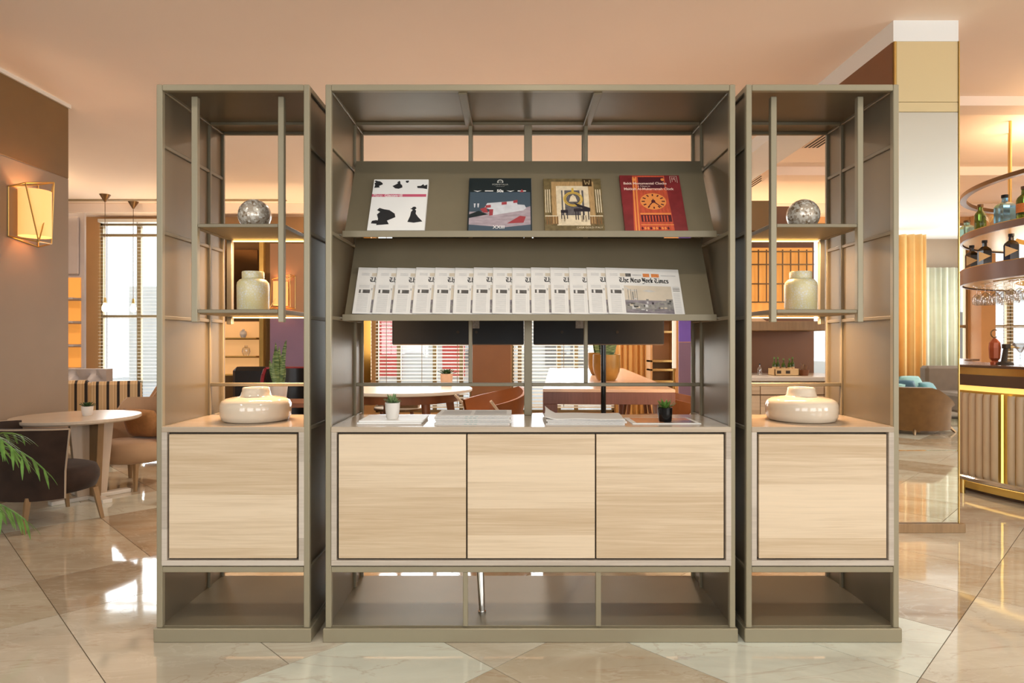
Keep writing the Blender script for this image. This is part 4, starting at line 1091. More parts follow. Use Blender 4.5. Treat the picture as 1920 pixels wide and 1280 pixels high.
# striped chairs
def striped(x, y, rz, label):
    t = thing('striped_armchair', label, 'chair', (x, y, 0), rz, 'striped armchairs')
    b = MB(); b.cbox(-.21, .21, 0, .44, .16, .44, .03); b.build('seat', M['stripe'], t, local=True, smooth=True)
    b = MB(); b.cbox(-.22, .22, -.10, .02, .16, .80, .03); b.build('backrest', M['stripe'], t, local=True, smooth=True)
    for sx in (-.17, .17):
        for sy in (-.04, .40):
            b = MB(); b.cyl((sx, sy, 0), (sx, sy, .17), .016, .022, 8); b.build('leg', M['legwood'], t, local=True)
striped(-4.42, 6.32, R(20), 'striped beige and black armchair nearest the side wall end')
striped(-3.86, 6.22, R(28), 'striped beige and black armchair right of its twin, behind the tan chair')
ft = round_table(-4.05, 7.9, .66, .30, M['table_white'], None, 'small white-topped far table under the tall window')
b = MB(); b.cyl((-4.05, 7.9, .02), (-4.05, 7.9, .63), .13, .16, 20); b.build('pedestal', M['wall_dark'], ft); b = MB(); b.cyl((-4.05, 7.9, 0), (-4.05, 7.9, .02), .2, n=24); b.build('foot', M['bronze'], ft)
pot_plant(*(-4.42+.12, 7.85, .66), .035, .06, M['white_glaze'], M['leaf_dark'], 'tiny potted plant on the small far table', 'bushy')

# left tower background: mirrored bronze wall and lit niches on the back wall
def panel(name, x0, x1, y, z0, z1, m, label, cat='panel', th=.02):
    b = MB(); b.cbox(x0, x1, y-th, y, z0, z1, .003); o = b.build(name, m, loc=((x0+x1)/2, y, z0)); return tag(o, label, cat)
t = thing('display_niche_wall', 'amber-lit niche shelving framed by bronze mirror on the back wall', 'shelving', (-4.1, 9.3, 0))
b = MB(); b.cbox(-4.85, -2.85, 9.2, 9.22, 0, 2.75, .003); b.build('back_panel', M['bronze'], t)
b = MB(); b.cbox(-4.30, -4.22, 9.12, 9.2, 0, 2.75, .003); b.cbox(-3.62, -3.56, 9.12, 9.2, 0, 2.75, .003); b.build('upright', M['brass'], t)
b = MB(); b.cbox(-4.18, -3.66, 9.17, 9.2, 1.62, 2.5, .003); b.build('dark_mirror', mat('dark_bronze_mirror', rgb(92, 66, 40), .08, .9), t)
b = MB(); b.cbox(-4.85, -4.34, 9.17, 9.2, 1.62, 2.6, .003); b.build('dark_mirror', mat('dark_bronze_mirror', rgb(92, 66, 40), .08, .9), t)
b = MB(); b.box(-4.85, -4.32, 9.185, 9.2, .3, 1.56); b.build('onyx_panel', mat('backlit_onyx', rgb(240, 190, 120), .4, 0, .25, 6, emit=rgb(240, 190, 130), es=.35), t)
for k, z0 in enumerate((.72, .98, 1.24)):
    b = MB(); b.box(-4.2, -3.64, 9.185, 9.2, z0, z0+.23); b.build('niche', M['glow'], t)
    b = MB(); b.cbox(-4.2, -3.64, 9.05, 9.2, z0-.02, z0, .003); b.build('shelf', M['brass'], t)
for (x, z0, r, h, nm, m, lb) in ((-3.84, 1.24, .05, .12, 'decor_vase', M['white_glaze'], 'small pale vase on the top lit niche shelf'), (-3.8, .98, .06, .15, 'decor_vase', M['clear_glass'], 'rounded glass vase on the middle lit niche shelf')):
    b = MB(); b.lathe([(0, 0), (r*.6, 0), (r, h*.4), (r*.8, h*.75), (r*.35, h*.85), (r*.4, h)], (x, 9.11, z0), 20); tag(b.build(nm, m, loc=(x, 9.11, z0), smooth=True), lb, 'vase')
# warm panel with sconce (px 505-570)
x0 = at(506, 0, 8.6)[0]; x1 = at(620, 0, 8.6)[0]
panel('wall_panel', x0, x1, 8.62, 1.52, 2.5, mat('copper_wall_panel', rgb(190, 150, 116), .35, .3), 'copper-toned upper wall panel carrying the far sconce')
panel('wall_panel', x0, x1, 8.62, 0, 1.515, M['mauve'], 'mauve lower wall panel behind the snake plant')
sc2 = sconce(at(535, 0, 8.6)[0], 8.598, 1.62, R(-90), 'second wall sconce glowing on the copper panel, seen through the left tower', .9)
# console, snake plant, black sofa, red chair
t = thing('console_table', 'dark brown console table behind the left tower', 'table', (-1.8, 5.0, 0))
b = MB(); b.cbox(-2.25, -1.35, 4.82, 5.2, .685, .72, .004); b.build('top', M['walnut'], t)
for sx in (-2.2, -1.42):
    for sy in (4.86, 5.14):
        b = MB(); b.cbox(sx, sx+.04, sy-.02, sy+.02, 0, .685, .003); b.build('leg', M['walnut'], t)
pot_plant(-1.835, 5.0, .72, .075, .14, M['white_glaze'], M['snake'], 'snake plant with upright banded leaves in a white pot behind the left tower', 'snake', 'potted_snake_plant', prof=[(0, 0), (.05, 0), (.062, .03), (.075, .14), (.069, .14), (.066, .125), (0, .125)])
t = thing('black_sofa', 'black leather sofa back seen behind the snake plant', 'sofa', (-2.75, 6.6, 0))
b = MB(); b.cbox(-2.82, -2.05, 6.5, 7.2, .1, .45, .04); b.build('seat', M['black_leather'], t, smooth=True)
b = MB(); b.cbox(-2.82, -2.05, 6.4, 6.56, .1, .93, .04); b.build('backrest', M['black_leather'], t, smooth=True)
b = MB()
for sx in (-2.75, -2.12): b.cyl((sx, 6.5, 0), (sx, 6.5, .11), .02, n=8); b.cyl((sx, 7.1, 0), (sx, 7.1, .11), .02, n=8)
b.build('leg', M['black'], t)
tub_chair((-2.02, 5.75, 0), R(-160), 'black leather chair with dark red edging right of the snake plant', M['black_leather'], M['black_leather'], M['black'], .5, .5, .44, .93, flare=.0, arc=88, pipe=M['red'])
striped(-3.08, 6.2, R(20), 'striped beige and black armchair seen through the left tower')

# ------------------------------------------------------------------ centre background
t = thing('twin_screen_stand', 'pair of black screens on one black floor stand, backs to the room', 'screen', (.25, 3.5, 0))
def sx_(px): return (px-962)*3.5/F
for a, c in ((737, 982), (1000, 1243)):
    b = MB(); x0, x1 = sx_(a), sx_(c); b.cbox(x0, x1, 3.47, 3.50, 1.165, 1.82, .006); sc = b.build('screen', M['black'], t)
    b = MB(); b.box(x0+.006, x1-.006, 3.466, 3.4695, 1.165, 1.170); b.build('bezel', M['grey_sofa'], sc)
    b = MB(); b.cyl(((x0+x1)/2+(-.2 if a > 900 else .0), 3.466, 1.235), ((x0+x1)/2+(-.2 if a > 900 else .0), 3.4705, 1.235), .008, n=12); b.cyl(((x0+x1)/2+.1, 3.466, 1.235), ((x0+x1)/2+.1, 3.4705, 1.235), .008, n=12); b.build('fixing', M['black_gap'], sc)
    b = MB(); xx = x1-.30 if a > 900 else x1-.18; b.box(sx_(884 if a < 900 else 1080)-.005, sx_(884 if a < 900 else 1080)+.045, 3.4685, 3.4698, 1.255, 1.30); b.build('sticker', M['ink_mid'], sc)
b = MB(); b.cyl((sx_(1133), 3.53, .02), (sx_(1133), 3.53, 1.7), .014, n=14); b.build('pole', M['black_gloss'], t, smooth=True)
b = MB(); b.cbox(-.5, .75, 3.505, 3.54, 1.35, 1.42, .004); b.build('bracket', M['black'], t)
b = MB(); b.cbox(sx_(1133)-.2, sx_(1133)+.2, 3.33, 3.73, 0, .02, .004); b.build('foot', M['black'], t)
# communal table
Mx = Matrix.Translation((.56, 3.75, 0)) @ Matrix.Rotation(R(-4), 4, 'Z')
t = thing('communal_table', 'long high communal table with a pale top and plum-brown slab ends', 'table', (.56, 3.75, 0), R(-4))
b = MB(); b.cbox(-.385, .385, 0, 2.95, .885, .905, .003); b.build('tabletop', M['table_pale'], t, local=True)
b = MB(); b.cbox(-.385, .385, .0, .05, .815, .885, .002); b.cbox(-.385, -.345, .05, 2.9, .82, .885, .002); b.cbox(.345, .385, .05, 2.9, .82, .885, .002); b.build('apron', M['plum_wood'], t, local=True)
for sx in (-.385, ):
    b = MB(); b.cbox(-.385, -.30, 0, .05, 0, .815, .002); b.build('leg', M['plum_wood'], t, local=True)
b = MB(); b.cbox(.33, .385, 2.85, 2.9, 0, .815, .002); b.build('leg', M['plum_wood'], t, local=True); b = MB(); b.cbox(-.385, -.30, 2.85, 2.9, 0, .815, .002); b.build('leg', M['plum_wood'], t, local=True)
b = MB(); b.cbox(.335, .385, .3, .36, 0, .82, .002); b.build('leg', M['plum_wood'], t, local=True)
for px, y, lab in ((1137, 4.6, 'golden-brown planter of snake plants on the communal table, the nearer one'), (1124, 5.35, 'golden-brown planter of snake plants on the communal table, half hidden behind its twin')):
    x = (px-962)*y/F; h = .185
    pot_plant(x, y, .905, .098, h, M['gold_pot'], M['snake'], lab, 'snake', 'planter', prof=[(0, 0), (.062, 0), (.072, .012), (.092, .06), (.098, .1), (.097, h), (.088, h), (.086, h-.02), (0, h-.02)])
# stools under the communal table
def stool(x, y, label):
    t = thing('wooden_stool', label, 'stool', (x, y, 0), group='stools at the communal table')
    b = MB(); b.lathe([(0, .62), (.15, .62), (.16, .635), (.155, .655), (0, .66)], (x, y, 0), 24); b.build('seat', M['walnut'], t, smooth=True)
    for sx in (-1, 1):
        for sy in (-1, 1): b = MB(); b.cyl((x+sx*.09, y+sy*.09, .625), (x+sx*.17, y+sy*.17, 0), .018, .014, 8); b.build('leg', M['walnut'], t)
    b = MB(); 
    for s in (-1, 1): b.cyl((x-.14, y+s*.14, .25), (x+.14, y+s*.14, .25), .009, n=6)
    b.build('stretcher', M['walnut'], t)
stool(1.02, 4.55, 'walnut stool at the right side of the communal table, in front')
stool(1.22, 6.3, 'walnut stool at the right side of the communal table, further back')
stool(.22, 4.6, 'walnut stool under the near left of the communal table')
# walnut round table with plant
rt = round_table(-1.0, 5.95, .75, .62, M['table_white'], None, 'walnut round dining table with a pale top behind the long cabinet')
b = MB(); b.lathe([(.46, .715), (.5, .715), (.5, .64), (.46, .64)], (-1.0, 5.95, 0), 40); b.build('apron', M['walnut'], rt, smooth=True)
for a in (-58, 32, 122, 212):
    ca, sa = math.cos(R(a)), math.sin(R(a)); b = MB(); b.cyl((-1.0+.44*ca, 5.95+.44*sa, .70), (-1.0+.56*ca, 5.95+.56*sa, 0), .042, .02, 12); b.build('leg', M['walnut'], rt, smooth=True)
pot_plant(-.66, 6.35, .75, .062, .115, M['peach_pot'], M['leaf_dark'], 'dark succulent in a peach pot on the walnut round table', 'rosette', rb=.8)
for (x, y, z, r, lb) in ((-1.6, 6.95, .55, .30, 'low white-topped side table at left behind the walnut table'), (-1.20, 6.75, .50, .26, 'low dark-rimmed side table carrying a wooden tray')):
    q = round_table(x, y, z, r, M['table_white'], None, lb, 'side_table')
    b = MB(); b.lathe([(r-.02, z-.031), (r+.003, z-.031), (r+.003, z-.012)], (x, y, 0), 32); b.build('rim', M['bronze'], q)
    for a in (30, 150, 270): b = MB(); b.cyl((x+.5*r*math.cos(R(a)), y+.5*r*math.sin(R(a)), z-.03), (x+.9*r*math.cos(R(a)), y+.9*r*math.sin(R(a)), 0), .02, .013, 8); b.build('leg', M['walnut'], q)
t = thing('wooden_tray', 'shallow wooden tray box on the low dark-rimmed table', 'tray', (-1.13, 6.68, .5))
b = MB(); b.cbox(-1.27, -.99, 6.6, 6.76, .5, .51, .002); b.build('base', M['legwood'], t)
b = MB(); b.cbox(-1.27, -.99, 6.59, 6.6, .5, .57, .002); b.cbox(-1.27, -.99, 6.76, 6.77, .5, .57, .002); b.cbox(-1.28, -1.27, 6.59, 6.77, .5, .57, .002); b.cbox(-.99, -.98, 6.59, 6.77, .5, .57, .002); b.build('rim', M['legwood'], t)
def lounge(x, y, rz, label):
    t = thing('leather_chair', label, 'chair', (x, y, 0), rz, 'orange leather chairs')
    b = MB(); n = 16; vs = []; fs = []
    for i in range(n+1):
        a = R(-200+220*i/n)
        for rr, z in ((.20, .42), (.26, .44), (.31, .80-.12*abs(i-n/2)/(n/2)), (.285, .80-.12*abs(i-n/2)/(n/2)), (.23, .46)): vs.append((rr*math.cos(a), rr*math.sin(a), z))
    for i in range(n):
        for k in range(5): fs.append((i*5+k, i*5+(k+1) % 5, (i+1)*5+(k+1) % 5, (i+1)*5+k))
    b.add(vs, fs); b.build('backrest', M['leather'], t, local=True, smooth=True, ang=60)
    b = MB(); b.lathe([(0, .36), (.2, .36), (.24, .39), (.24, .45), (.2, .48), (0, .485)], (0, 0, 0), 28); b.build('seat', M['leather'], t, local=True, smooth=True)
    for sx in (-1, 1):
        for sy in (-1, 1): b = MB(); b.cyl((sx*.14, sy*.14, .37), (sx*.25, sy*.22, 0), .018, .012, 8); b.build('leg', M['ply'], t, local=True)
    for s in (-1, 1):
        b = MB(); b.cyl((s*.27, -.16, .36), (s*.33, .16, .72), .014, .012, 8); b.build('arm', M['ply'], t, local=True)
lounge(-.20, 5.35, R(120), 'orange-brown leather chair with pale wooden arms in front of the brown pillar')
lounge(1.47, 5.4, R(-110), 'orange-brown leather chair right of the communal table')
# curtain right of the second window
def curtain(x0, x1, y, z0, z1, m, label, folds, amp=.05, name='curtain', th=.004, axis='X', grp=None):
    b = MB(); n = folds*10; vs = []; fs = []
    for j, z in enumerate((z0, (z0+z1)/2, z1)):
        for i in range(n+1):
            u = i/n; k_ = amp*(math.sin(2*PI*folds*u)+.3*math.sin(2*PI*folds*2.3*u+1+j*.2))*(1-.25*j/2)
            p = (x0+(x1-x0)*u, y+k_, z); vs.append(p if axis == 'X' else (p[1], p[0], z))
    for j in range(2):
        for i in range(n): o = j*(n+1)+i; fs.append((o, o+1, o+n+2, o+n+1))
    b.add(vs, fs); o = b.build(name, m, loc=(((x0+x1)/2, y, z0) if axis == 'X' else (y, (x0+x1)/2, z0)), smooth=True, ang=80)
    md = o.modifiers.new('thickness', 'SOLIDIFY'); md.thickness = th
    return tag(o, label, 'curtain', grp)
curtain(1.52, 2.0, 9.45, .05, 3.03, M['curtain'], 'golden curtain right of the second window, behind the planters', 6, .04)
panel('wall_panel', 2.0, 2.12, 9.3, 0, 3.0, M['tuft'], 'narrow grey wall panel right of the golden curtain')
t = thing('wall_shelving', 'golden-brown shelf unit against the back wall, behind the communal table', 'shelving', (2.2, 8.9, 0))
xa, xb = at(1215, 0, 8.9)[0], at(1262, 0, 8.9)[0]
b = MB(); b.cbox(xa, xb, 9.0, 9.03, 0, 2.6, .003); b.build('back_panel', M['wall_amber'], t)
for z in (.35, .62, .78, .9, 1.3, 1.55, 1.9): b = MB(); b.cbox(xa, xb, 8.75, 9.0, z, z+.03, .003); b.build('shelf', M['brass'], t)
for x in (xa, xb-.03): b = MB(); b.cbox(x, x+.03, 8.75, 9.0, 0, 2.6, .003); b.build('side', M['wall_amber'], t)
panel('wall_panel', at(1272, 0, 7.6)[0], at(1345, 0, 7.6)[0], 7.6, 1.18, 2.6, M['purple'], 'purple upper wall panel glimpsed at the right of the screens')
panel('wall_panel', at(1272, 0, 7.6)[0], at(1345, 0, 7.6)[0], 7.6, 0, 1.175, M['mauve'], 'mauve lower wall panel below the purple one')
t = thing('floor_lamp', 'slim floor lamp with a pale glass tube by the purple panel', 'lamp', (at(1264, 0, 6.8)[0], 6.8, 0)); x = at(1264, 0, 6.8)[0]
b = MB(); b.cyl((x, 6.8, 0), (x, 6.8, .02), .12, n=24); b.build('base', M['brass'], t); b = MB(); b.cyl((x, 6.8, .02), (x, 6.8, .9), .012, n=10); b.build('pole', M['brass'], t)
b = MB(); b.cyl((x, 6.8, .9), (x, 6.8, 1.5), .022, n=16); b.build('lamp_tube', mat('pale_glass_tube', rgb(230, 226, 214), .3, emit=rgb(240, 230, 210), es=.5), t, smooth=True)
# mirror with warm bulbs left of window 1 (px 684-700)
t = thing('gold_mirror_column', 'narrow gold mirror column with small glowing bulbs left of the blinds', 'mirror', (-2.16, 9.3, 0))
b = MB(); b.cbox(-2.32, -2.06, 9.28, 9.3, .3, 2.9, .003); b.build('panel', mat('gold_mirror', rgb(206, 150, 70), .15, .9), t)
for i, (dx, z) in enumerate(((-.06, 1.5), (.02, 1.52), (-.02, 1.12), (.03, 1.75))): b = MB(); b.sphere((-2.19+dx, 9.22, z), .03, 12, 8); b.build('bulb', M['bulb'], t, smooth=True)
print('centre done')

# ------------------------------------------------------------------ right tower background: breakfast buffet
YW = 6.0
t = thing('buffet_counter', 'oak-fronted buffet counter with pale top behind the right tower', 'counter', (2.2, 5.4, 0))
b = MB(); b.cbox(1.75, 2.82, 5.22, 5.9, .86, .895, .004); b.build('worktop', M['table_white'], t)
b = MB(); b.box(1.76, 2.81, 5.27, 5.88, .08, .86); b.build('carcass', M['legwood'], t)
for i in range(4): b = MB(); x = 1.77+i*.262; b.cbox(x, x+.256, 5.25, 5.268, .10, .74, .002); b.build('door', M['oak'], t)
for i in range(4): b = MB(); x = 1.77+i*.262; b.cbox(x, x+.256, 5.25, 5.268, .75, .85, .002); b.build('drawer', M['oak'], t)
mb = MB(); mb.box(1.72, 2.82, YW, YW+.12, 0, 2.45); wp = struct(mb.build('wall_buffet', M['brown'], loc=(2.2, YW, 0)))
b = MB(); b.box(1.74, 2.80, YW-.012, YW, 1.42, 2.06); b.build('backlit_panel', M['glow_soft'], wp)
t = thing('lattice_screen', 'bronze lattice grille in front of the amber backlit panel', 'screen', (2.17, 5.96, 1.4))
for x in [1.76+i*.075 for i in range(14)]: b = MB(); b.box(x-.005, x+.005, 5.955, 5.965, 1.55, 2.04); b.build('bar', M['bronze'], t)
for z in (1.55, 1.72, 1.9, 2.02): b = MB(); b.box(1.74, 2.8, 5.950, 5.956, z-.006, z+.006); b.build('crossbar', M['bronze'], t)
t = thing('buffet_canopy', 'long pale shelf canopy over the buffet counter', 'shelf', (2.17, 5.7, 1.25))
b = MB(); b.cbox(1.74, 2.80, 5.55, 5.985, 1.28, 1.36, .004); b.build('board', M['legwood'], t)
b = MB(); b.add([(1.80, 5.6, 1.36), (2.22, 5.6, 1.36), (2.22, 5.97, 1.36), (1.80, 5.97, 1.36), (1.86, 5.7, 1.48), (2.08, 5.7, 1.48), (2.08, 5.97, 1.48), (1.86, 5.97, 1.48)], [(0, 1, 2, 3), (4, 5, 6, 7), (0, 1, 5, 4), (1, 2, 6, 5), (2, 3, 7, 6), (3, 0, 4, 7)]); b.build('hood', M['tan'], t)
mb = MB(); mb.box(1.6, 2.36, 5.85, 6.12, 2.2, 2.47); struct(mb.build('trim_9', M['wall_dark'], loc=(2.1, 6, 2.2)))
t = thing('bottle_crate', 'yellow-brown wooden crate of green bottles on the buffet counter', 'crate', (2.32, 5.42, .895))
b = MB()
x0, x1, y0, y1 = 2.19, 2.40, 5.36, 5.50
for a in ((x0, x1, y0, y0+.01), (x0, x1, y1-.01, y1), (x0, x0+.01, y0, y1), (x1-.01, x1, y0, y1)): b.cbox(*a, .895, .955, .002)
b.box(x0, x1, y0, y1, .895, .901); b.build('box', M['label_gold'], t)
b = MB(); b.box(2.21, 2.245, 5.358, 5.3595, .915, .94); b.box(2.285, 2.32, 5.358, 5.3595, .915, .94); b.build('stamp', M['black_gap'], t)
def bottle(x, y, z, r, h, gm, capm, label, grp, lab=None, sq=False, neck=.32):
    t = thing('bottle', label, 'bottle', (x, y, z), group=grp)
    n = 4 if sq else 18
    b = MB(); b.lathe([(0, 0), (r*.95, 0), (r, h*.02), (r, h*.58), (r*.85, h*.66), (r*neck, h*.76), (r*neck*.9, h*.92), (0, h*.92)], (x, y, z), n, a0=PI/4, a1=2*PI+PI/4); b.build('glass', gm, t, smooth=not sq)
    b = MB(); b.lathe([(0, h*.9), (r*neck*1.15, h*.9), (r*neck*1.15, h), (0, h)], (x, y, z), 14); b.build('cap', capm, t, smooth=True)
    if lab:
        b = MB(); b.lathe([(r*1.015, h*.18), (r*1.015, h*.46)], (x, y, z), n, a0=PI/4, a1=2*PI+PI/4); b.build('label', lab, t, smooth=not sq)
    return t
for i, (x, y, h) in enumerate(((2.215, 5.43, .15), (2.25, 5.44, .15), (2.29, 5.42, .14), (2.345, 5.43, .14), (2.375, 5.44, .15))):
    bottle(x, y, .901, .016, h, M['green_glass'], M['leaf'], 'green bottle in the buffet crate, %s from the left' % ords[i], 'bottles in the buffet crate', M['label_gold'])
bottle(2.10, 5.45, .895, .018, .10, M['clear_glass'], M['black'], 'small clear bottle with a black cap left of the crate', 'loose buffet bottles')
t = thing('cutlery_basket', 'small brown basket right of the bottle crate', 'basket', (2.46, 5.42, .895))
b = MB(); b.lathe([(0, 0), (.035, 0), (.045, .05), (.041, .05), (.033, .006), (0, .006)], (2.46, 5.42, .895), 20); b.build('body', M['walnut'], t, smooth=True)
for i in range(4): b = MB(); b.cyl((2.45+.006*i, 5.42, .90), (2.44+.016*i, 5.42, 1.0-.006*i), .003, n=6); b.build('utensil', M['chrome'], t)
# ceiling diffusers and added downlights
def diffuser(x, y, L, wd, label):
    t = thing('ceiling_vent', label, 'vent', (x, y, CEIL-.012), group='slotted ceiling vents')
    b = MB(); b.cbox(x-wd/2, x+wd/2, y-L/2, y+L/2, CEIL-.012, CEIL-.001, .002); b.build('frame', M['ceiling'], t)
    for i in range(4): b = MB(); xx = x-wd/2+wd*(i+.5)/4; b.box(xx-.012, xx+.012, y-L/2+.02, y+L/2-.02, CEIL-.0135, CEIL-.012); b.build('slot', M['black_gap'], t)
x = (1525-962)*6.4/F; diffuser(3.05, 6.3, .55, .16, 'slotted ceiling vent nearer the mirrored pillar')
diffuser(3.0, 8.0, .8, .16, 'slotted ceiling vent further towards the windows')
for i, (x, y) in enumerate(DOWN):
    t = thing('added_downlight', 'small round recessed ceiling downlight added as room fill', 'lamp', (x, y, CEIL), group='added ceiling downlights')
    b = MB(); b.lathe([(.07, -.001), (.085, -.006), (.095, -.001)], (x, y, CEIL), 20); b.build('ring', M['metal_lit'], t, smooth=True)
    b = MB(); b.lathe([(0, -.0015), (.07, -.0015)], (x, y, CEIL), 20); b.build('lens', mat('downlight_lens', rgb(255, 240, 210), .4, emit=rgb(255, 220, 170), es=1.5) if i == 0 else bpy.data.materials['downlight_lens'], t)
print('buffet done')

# ------------------------------------------------------------------ circular bar
BX, BY, BR, GR = 5.50, 5.31, 1.99, 1.47
A0, A1 = R(120), R(300)
t = thing('bar_counter', 'round bar counter clad in padded taupe panels with gold light lines', 'bar', (BX, BY, 0))
def ring(name, prof, m, a0=A0, a1=A1, n=72, par=None, **k):
    b = MB(); b.lathe(prof, (BX, BY, 0), n, a0=a0, a1=a1); return b.build(name, m, par or t, smooth=True, ang=30, **k)
ring('countertop', [(BR-.55, .985), (BR+.03, .985), (BR+.035, .99), (BR+.035, 1.0), (BR+.03, 1.005), (BR-.55, 1.005), (BR-.55, .985)], M['brownband'])
ring('brass_band', [(BR+.015, .93), (BR+.015, .985)], M['brass'])
ring('lacquer_band', [(BR-.02, .845), (BR+.02, .845), (BR+.02, .93), (BR-.02, .93)], M['brownband'])
ring('glow_strip', [(BR-.045, .80), (BR-.045, .845)], mat('gold_light_line', rgb(255, 214, 120), .5, emit=rgb(255, 206, 110), es=1.3))
ring('core', [(BR-.06, .03), (BR-.06, .985)], M['gold_under'])
ring('toe_kick', [(BR-.10, 0), (BR-.10, .09)], M['brownband'])
ring('toe_glow', [(BR-.055, .085), (BR-.055, .10)], bpy.data.materials['gold_light_line'])
b = MB(); b.lathe([(BR+.02, .105), (BR+.035, .115), (BR+.035, .135), (BR+.02, .145), (BR+.0, .13), (BR+.02, .105)], (BX, BY, 0), 72, a0=A0, a1=A1); b.build('foot_rail', M['chrome'], t, smooth=True)
b = MB()
for a in (188.5, 206, 224): c_, s_ = math.cos(R(a)), math.sin(R(a)); b.cyl((BX+(BR+.01)*c_, BY+(BR+.01)*s_, 0), (BX+(BR+.01)*c_, BY+(BR+.01)*s_, .12), .018, n=12)
b.build('rail_post', M['brass'], t, smooth=True)
a = 170.0; i = 0; st = 1.75
while a < 240:
    if abs(a-196.2) < st/2 or abs(a-222.45) < st/2 or abs(a-170) < .1:
        c0, c1 = R(a+.62), R(a+st-.62)
        b = MB(); b.lathe([(BR-.03, .135), (BR-.018, .135), (BR-.018, .79), (BR-.03, .79)], (BX, BY, 0), 3, a0=c0, a1=c1); b.build('light_line', mat('gold_light_bar', rgb(255, 220, 100), .5, emit=rgb(255, 214, 110), es=1.9) if 'gold_light_bar' not in bpy.data.materials else bpy.data.materials['gold_light_bar'], t, smooth=True)
    else:
        b = MB(); vs = []; fs = []; n = 6
        for z, s_ in ((.135, .6), (.16, 1), (.76, 1), (.785, .6)):
            for k in range(n+1):
                u = k/n; aa = R(a+.06+(st-.12)*u); rr = BR-.03+.032*s_*math.sin(PI*(.04+.92*u))**.6
                vs.append((BX+rr*math.cos(aa), BY+rr*math.sin(aa), z))
        for j in range(3):
            for k in range(n): o = j*(n+1)+k; fs.append((o, o+1, o+n+2, o+n+1))
        b.add(vs, fs); b.build('padded_panel', M['pad'], t, smooth=True, ang=70)
    a += st; i += 1
# gantry
g = thing('bar_gantry', 'round overhead bar gantry with two bottle shelves and a dark top rim', 'gantry', (BX, BY, 1.7))
def gring(name, prof, m): return ring(name, prof, m, R(100), R(330), 84, g)
gring('rim', [(GR-.05, 2.52), (GR, 2.52), (GR, 2.555), (GR-.05, 2.555), (GR-.05, 2.52)], M['bronze'])
for z, h in ((2.17, .062), (1.85, .14)):
    gring('fascia', [(GR-.02, z-h), (GR, z-h), (GR, z), (GR-.02, z)], M['fascia'])
    gring('shelf', [(GR-.42, z-h+.012), (GR-.02, z-h+.012), (GR-.02, z-.004), (GR-.42, z-.004), (GR-.42, z-h+.012)], M['gold_under'])
    gring('edge_trim', [(GR, z-.006), (GR+.003, z-.003), (GR, z)], M['brass'])
for a in range(110, 330, 22):
    b = MB(); c_, s_ = math.cos(R(a)), math.sin(R(a)); b.cyl((BX+(GR-.36)*c_, BY+(GR-.36)*s_, 1.72), (BX+(GR-.36)*c_, BY+(GR-.36)*s_, CEIL), .012, n=8); b.build('rod', M['brass'], g, smooth=True)
for a in (186, 196, 206): 
    l = area('gantry_spot', (BX+(GR-.2)*math.cos(R(a)), BY+(GR-.2)*math.sin(R(a)), 2.09), (0, 0, 0), .05, .05, 2, WARM)
    l = area('gantry_spot', (BX+(GR-.2)*math.cos(R(a)), BY+(GR-.2)*math.sin(R(a)), 1.70), (0, 0, 0), .05, .05, 3, WARM)
def on_ring(px, r):
    tx = (px-962)/F; d = Vector((tx, 1)).normalized(); c_ = Vector((BX, BY)); al = c_.dot(d); pp = c_.length_squared-al*al
    q = r*r-pp; q = math.sqrt(q) if q > 0 else 0
    p = d*(al-q); return p.x, p.y
def rb(px, dr=.07): return on_ring(px, GR-dr)
x, y = rb(1884); bottle(x, y, 2.17, .075, .235, M['blue_glass'], M['black'], 'pale blue square bottle on the upper bar shelf', 'upper gantry bottles', None, True, .3)
x, y = rb(1838); bottle(x, y, 2.17, .045, .23, M['green_glass'], M['bronze'], 'green bottle with a dark spout on the upper bar shelf', 'upper gantry bottles', None, False, .45)
x, y = rb(1813, .1); bottle(x, y, 2.17, .065, .17, M['teal_glass'], M['bronze'], 'squat teal glass bottle at the far left of the upper bar shelf', 'upper gantry bottles', None, True, .4)
x, y = rb(1921); bottle(x, y, 2.17, .055, .26, M['green_glass'], M['brownband'], 'green bottle with an orange label at the picture edge of the upper bar shelf', 'upper gantry bottles', M['orange_ink'], False, .4)
x, y = rb(1856, .12)
t = thing('cocktail_glass', 'small cocktail glass between the bottles on the upper bar shelf', 'glass', (x, y, 2.17)); b = MB(); b.lathe([(.035, 0), (.004, .006), (.004, .055), (.05, .12), (.048, .12), (.002, .06)], (x, y, 2.17), 20); b.build('bowl', M['clear_glass'], t, smooth=True)
for i, (px, lb) in enumerate(((1822, 'furthest'), (1846, 'middle'), (1896, 'nearest'))):
    x, y = rb(px); q = bottle(x, y, 1.85, .052, .22, M['black_gloss'], M['black'], 'black bottle with a pale triangular label on the lower bar shelf, %s of three' % lb, 'lower gantry bottles', None, True, .35)
    b = MB(); dx, dy = Vector((-x, -y)).normalized(); sx, sy = -dy, dx
    P_ = lambda u, z: (dx*.054+sx*u, dy*.054+sy*u, z)
    b.add([P_(-.04, .03), P_(.045, .075), P_(-.04, .12)], [(0, 1, 2)]); b.build('label', M['label_gold'], q, local=True)
def wineglass(x, y, z, label, grp):
    t = thing('wine_glass', label, 'glass', (x, y, z), group=grp)
    b = MB(); b.lathe([(.034, 0), (.033, -.003), (.004, -.008), (.004, -.075), (.02, -.085), (.038, -.11), (.04, -.14), (.032, -.175)], (x, y, z), 18); b.build('bowl', M['clear_glass'], t, smooth=True); return t
rack = thing('glass_rack', 'brass stemware rack under the lower bar shelf', 'rack', (BX-1.1, BY-.5, 1.7))
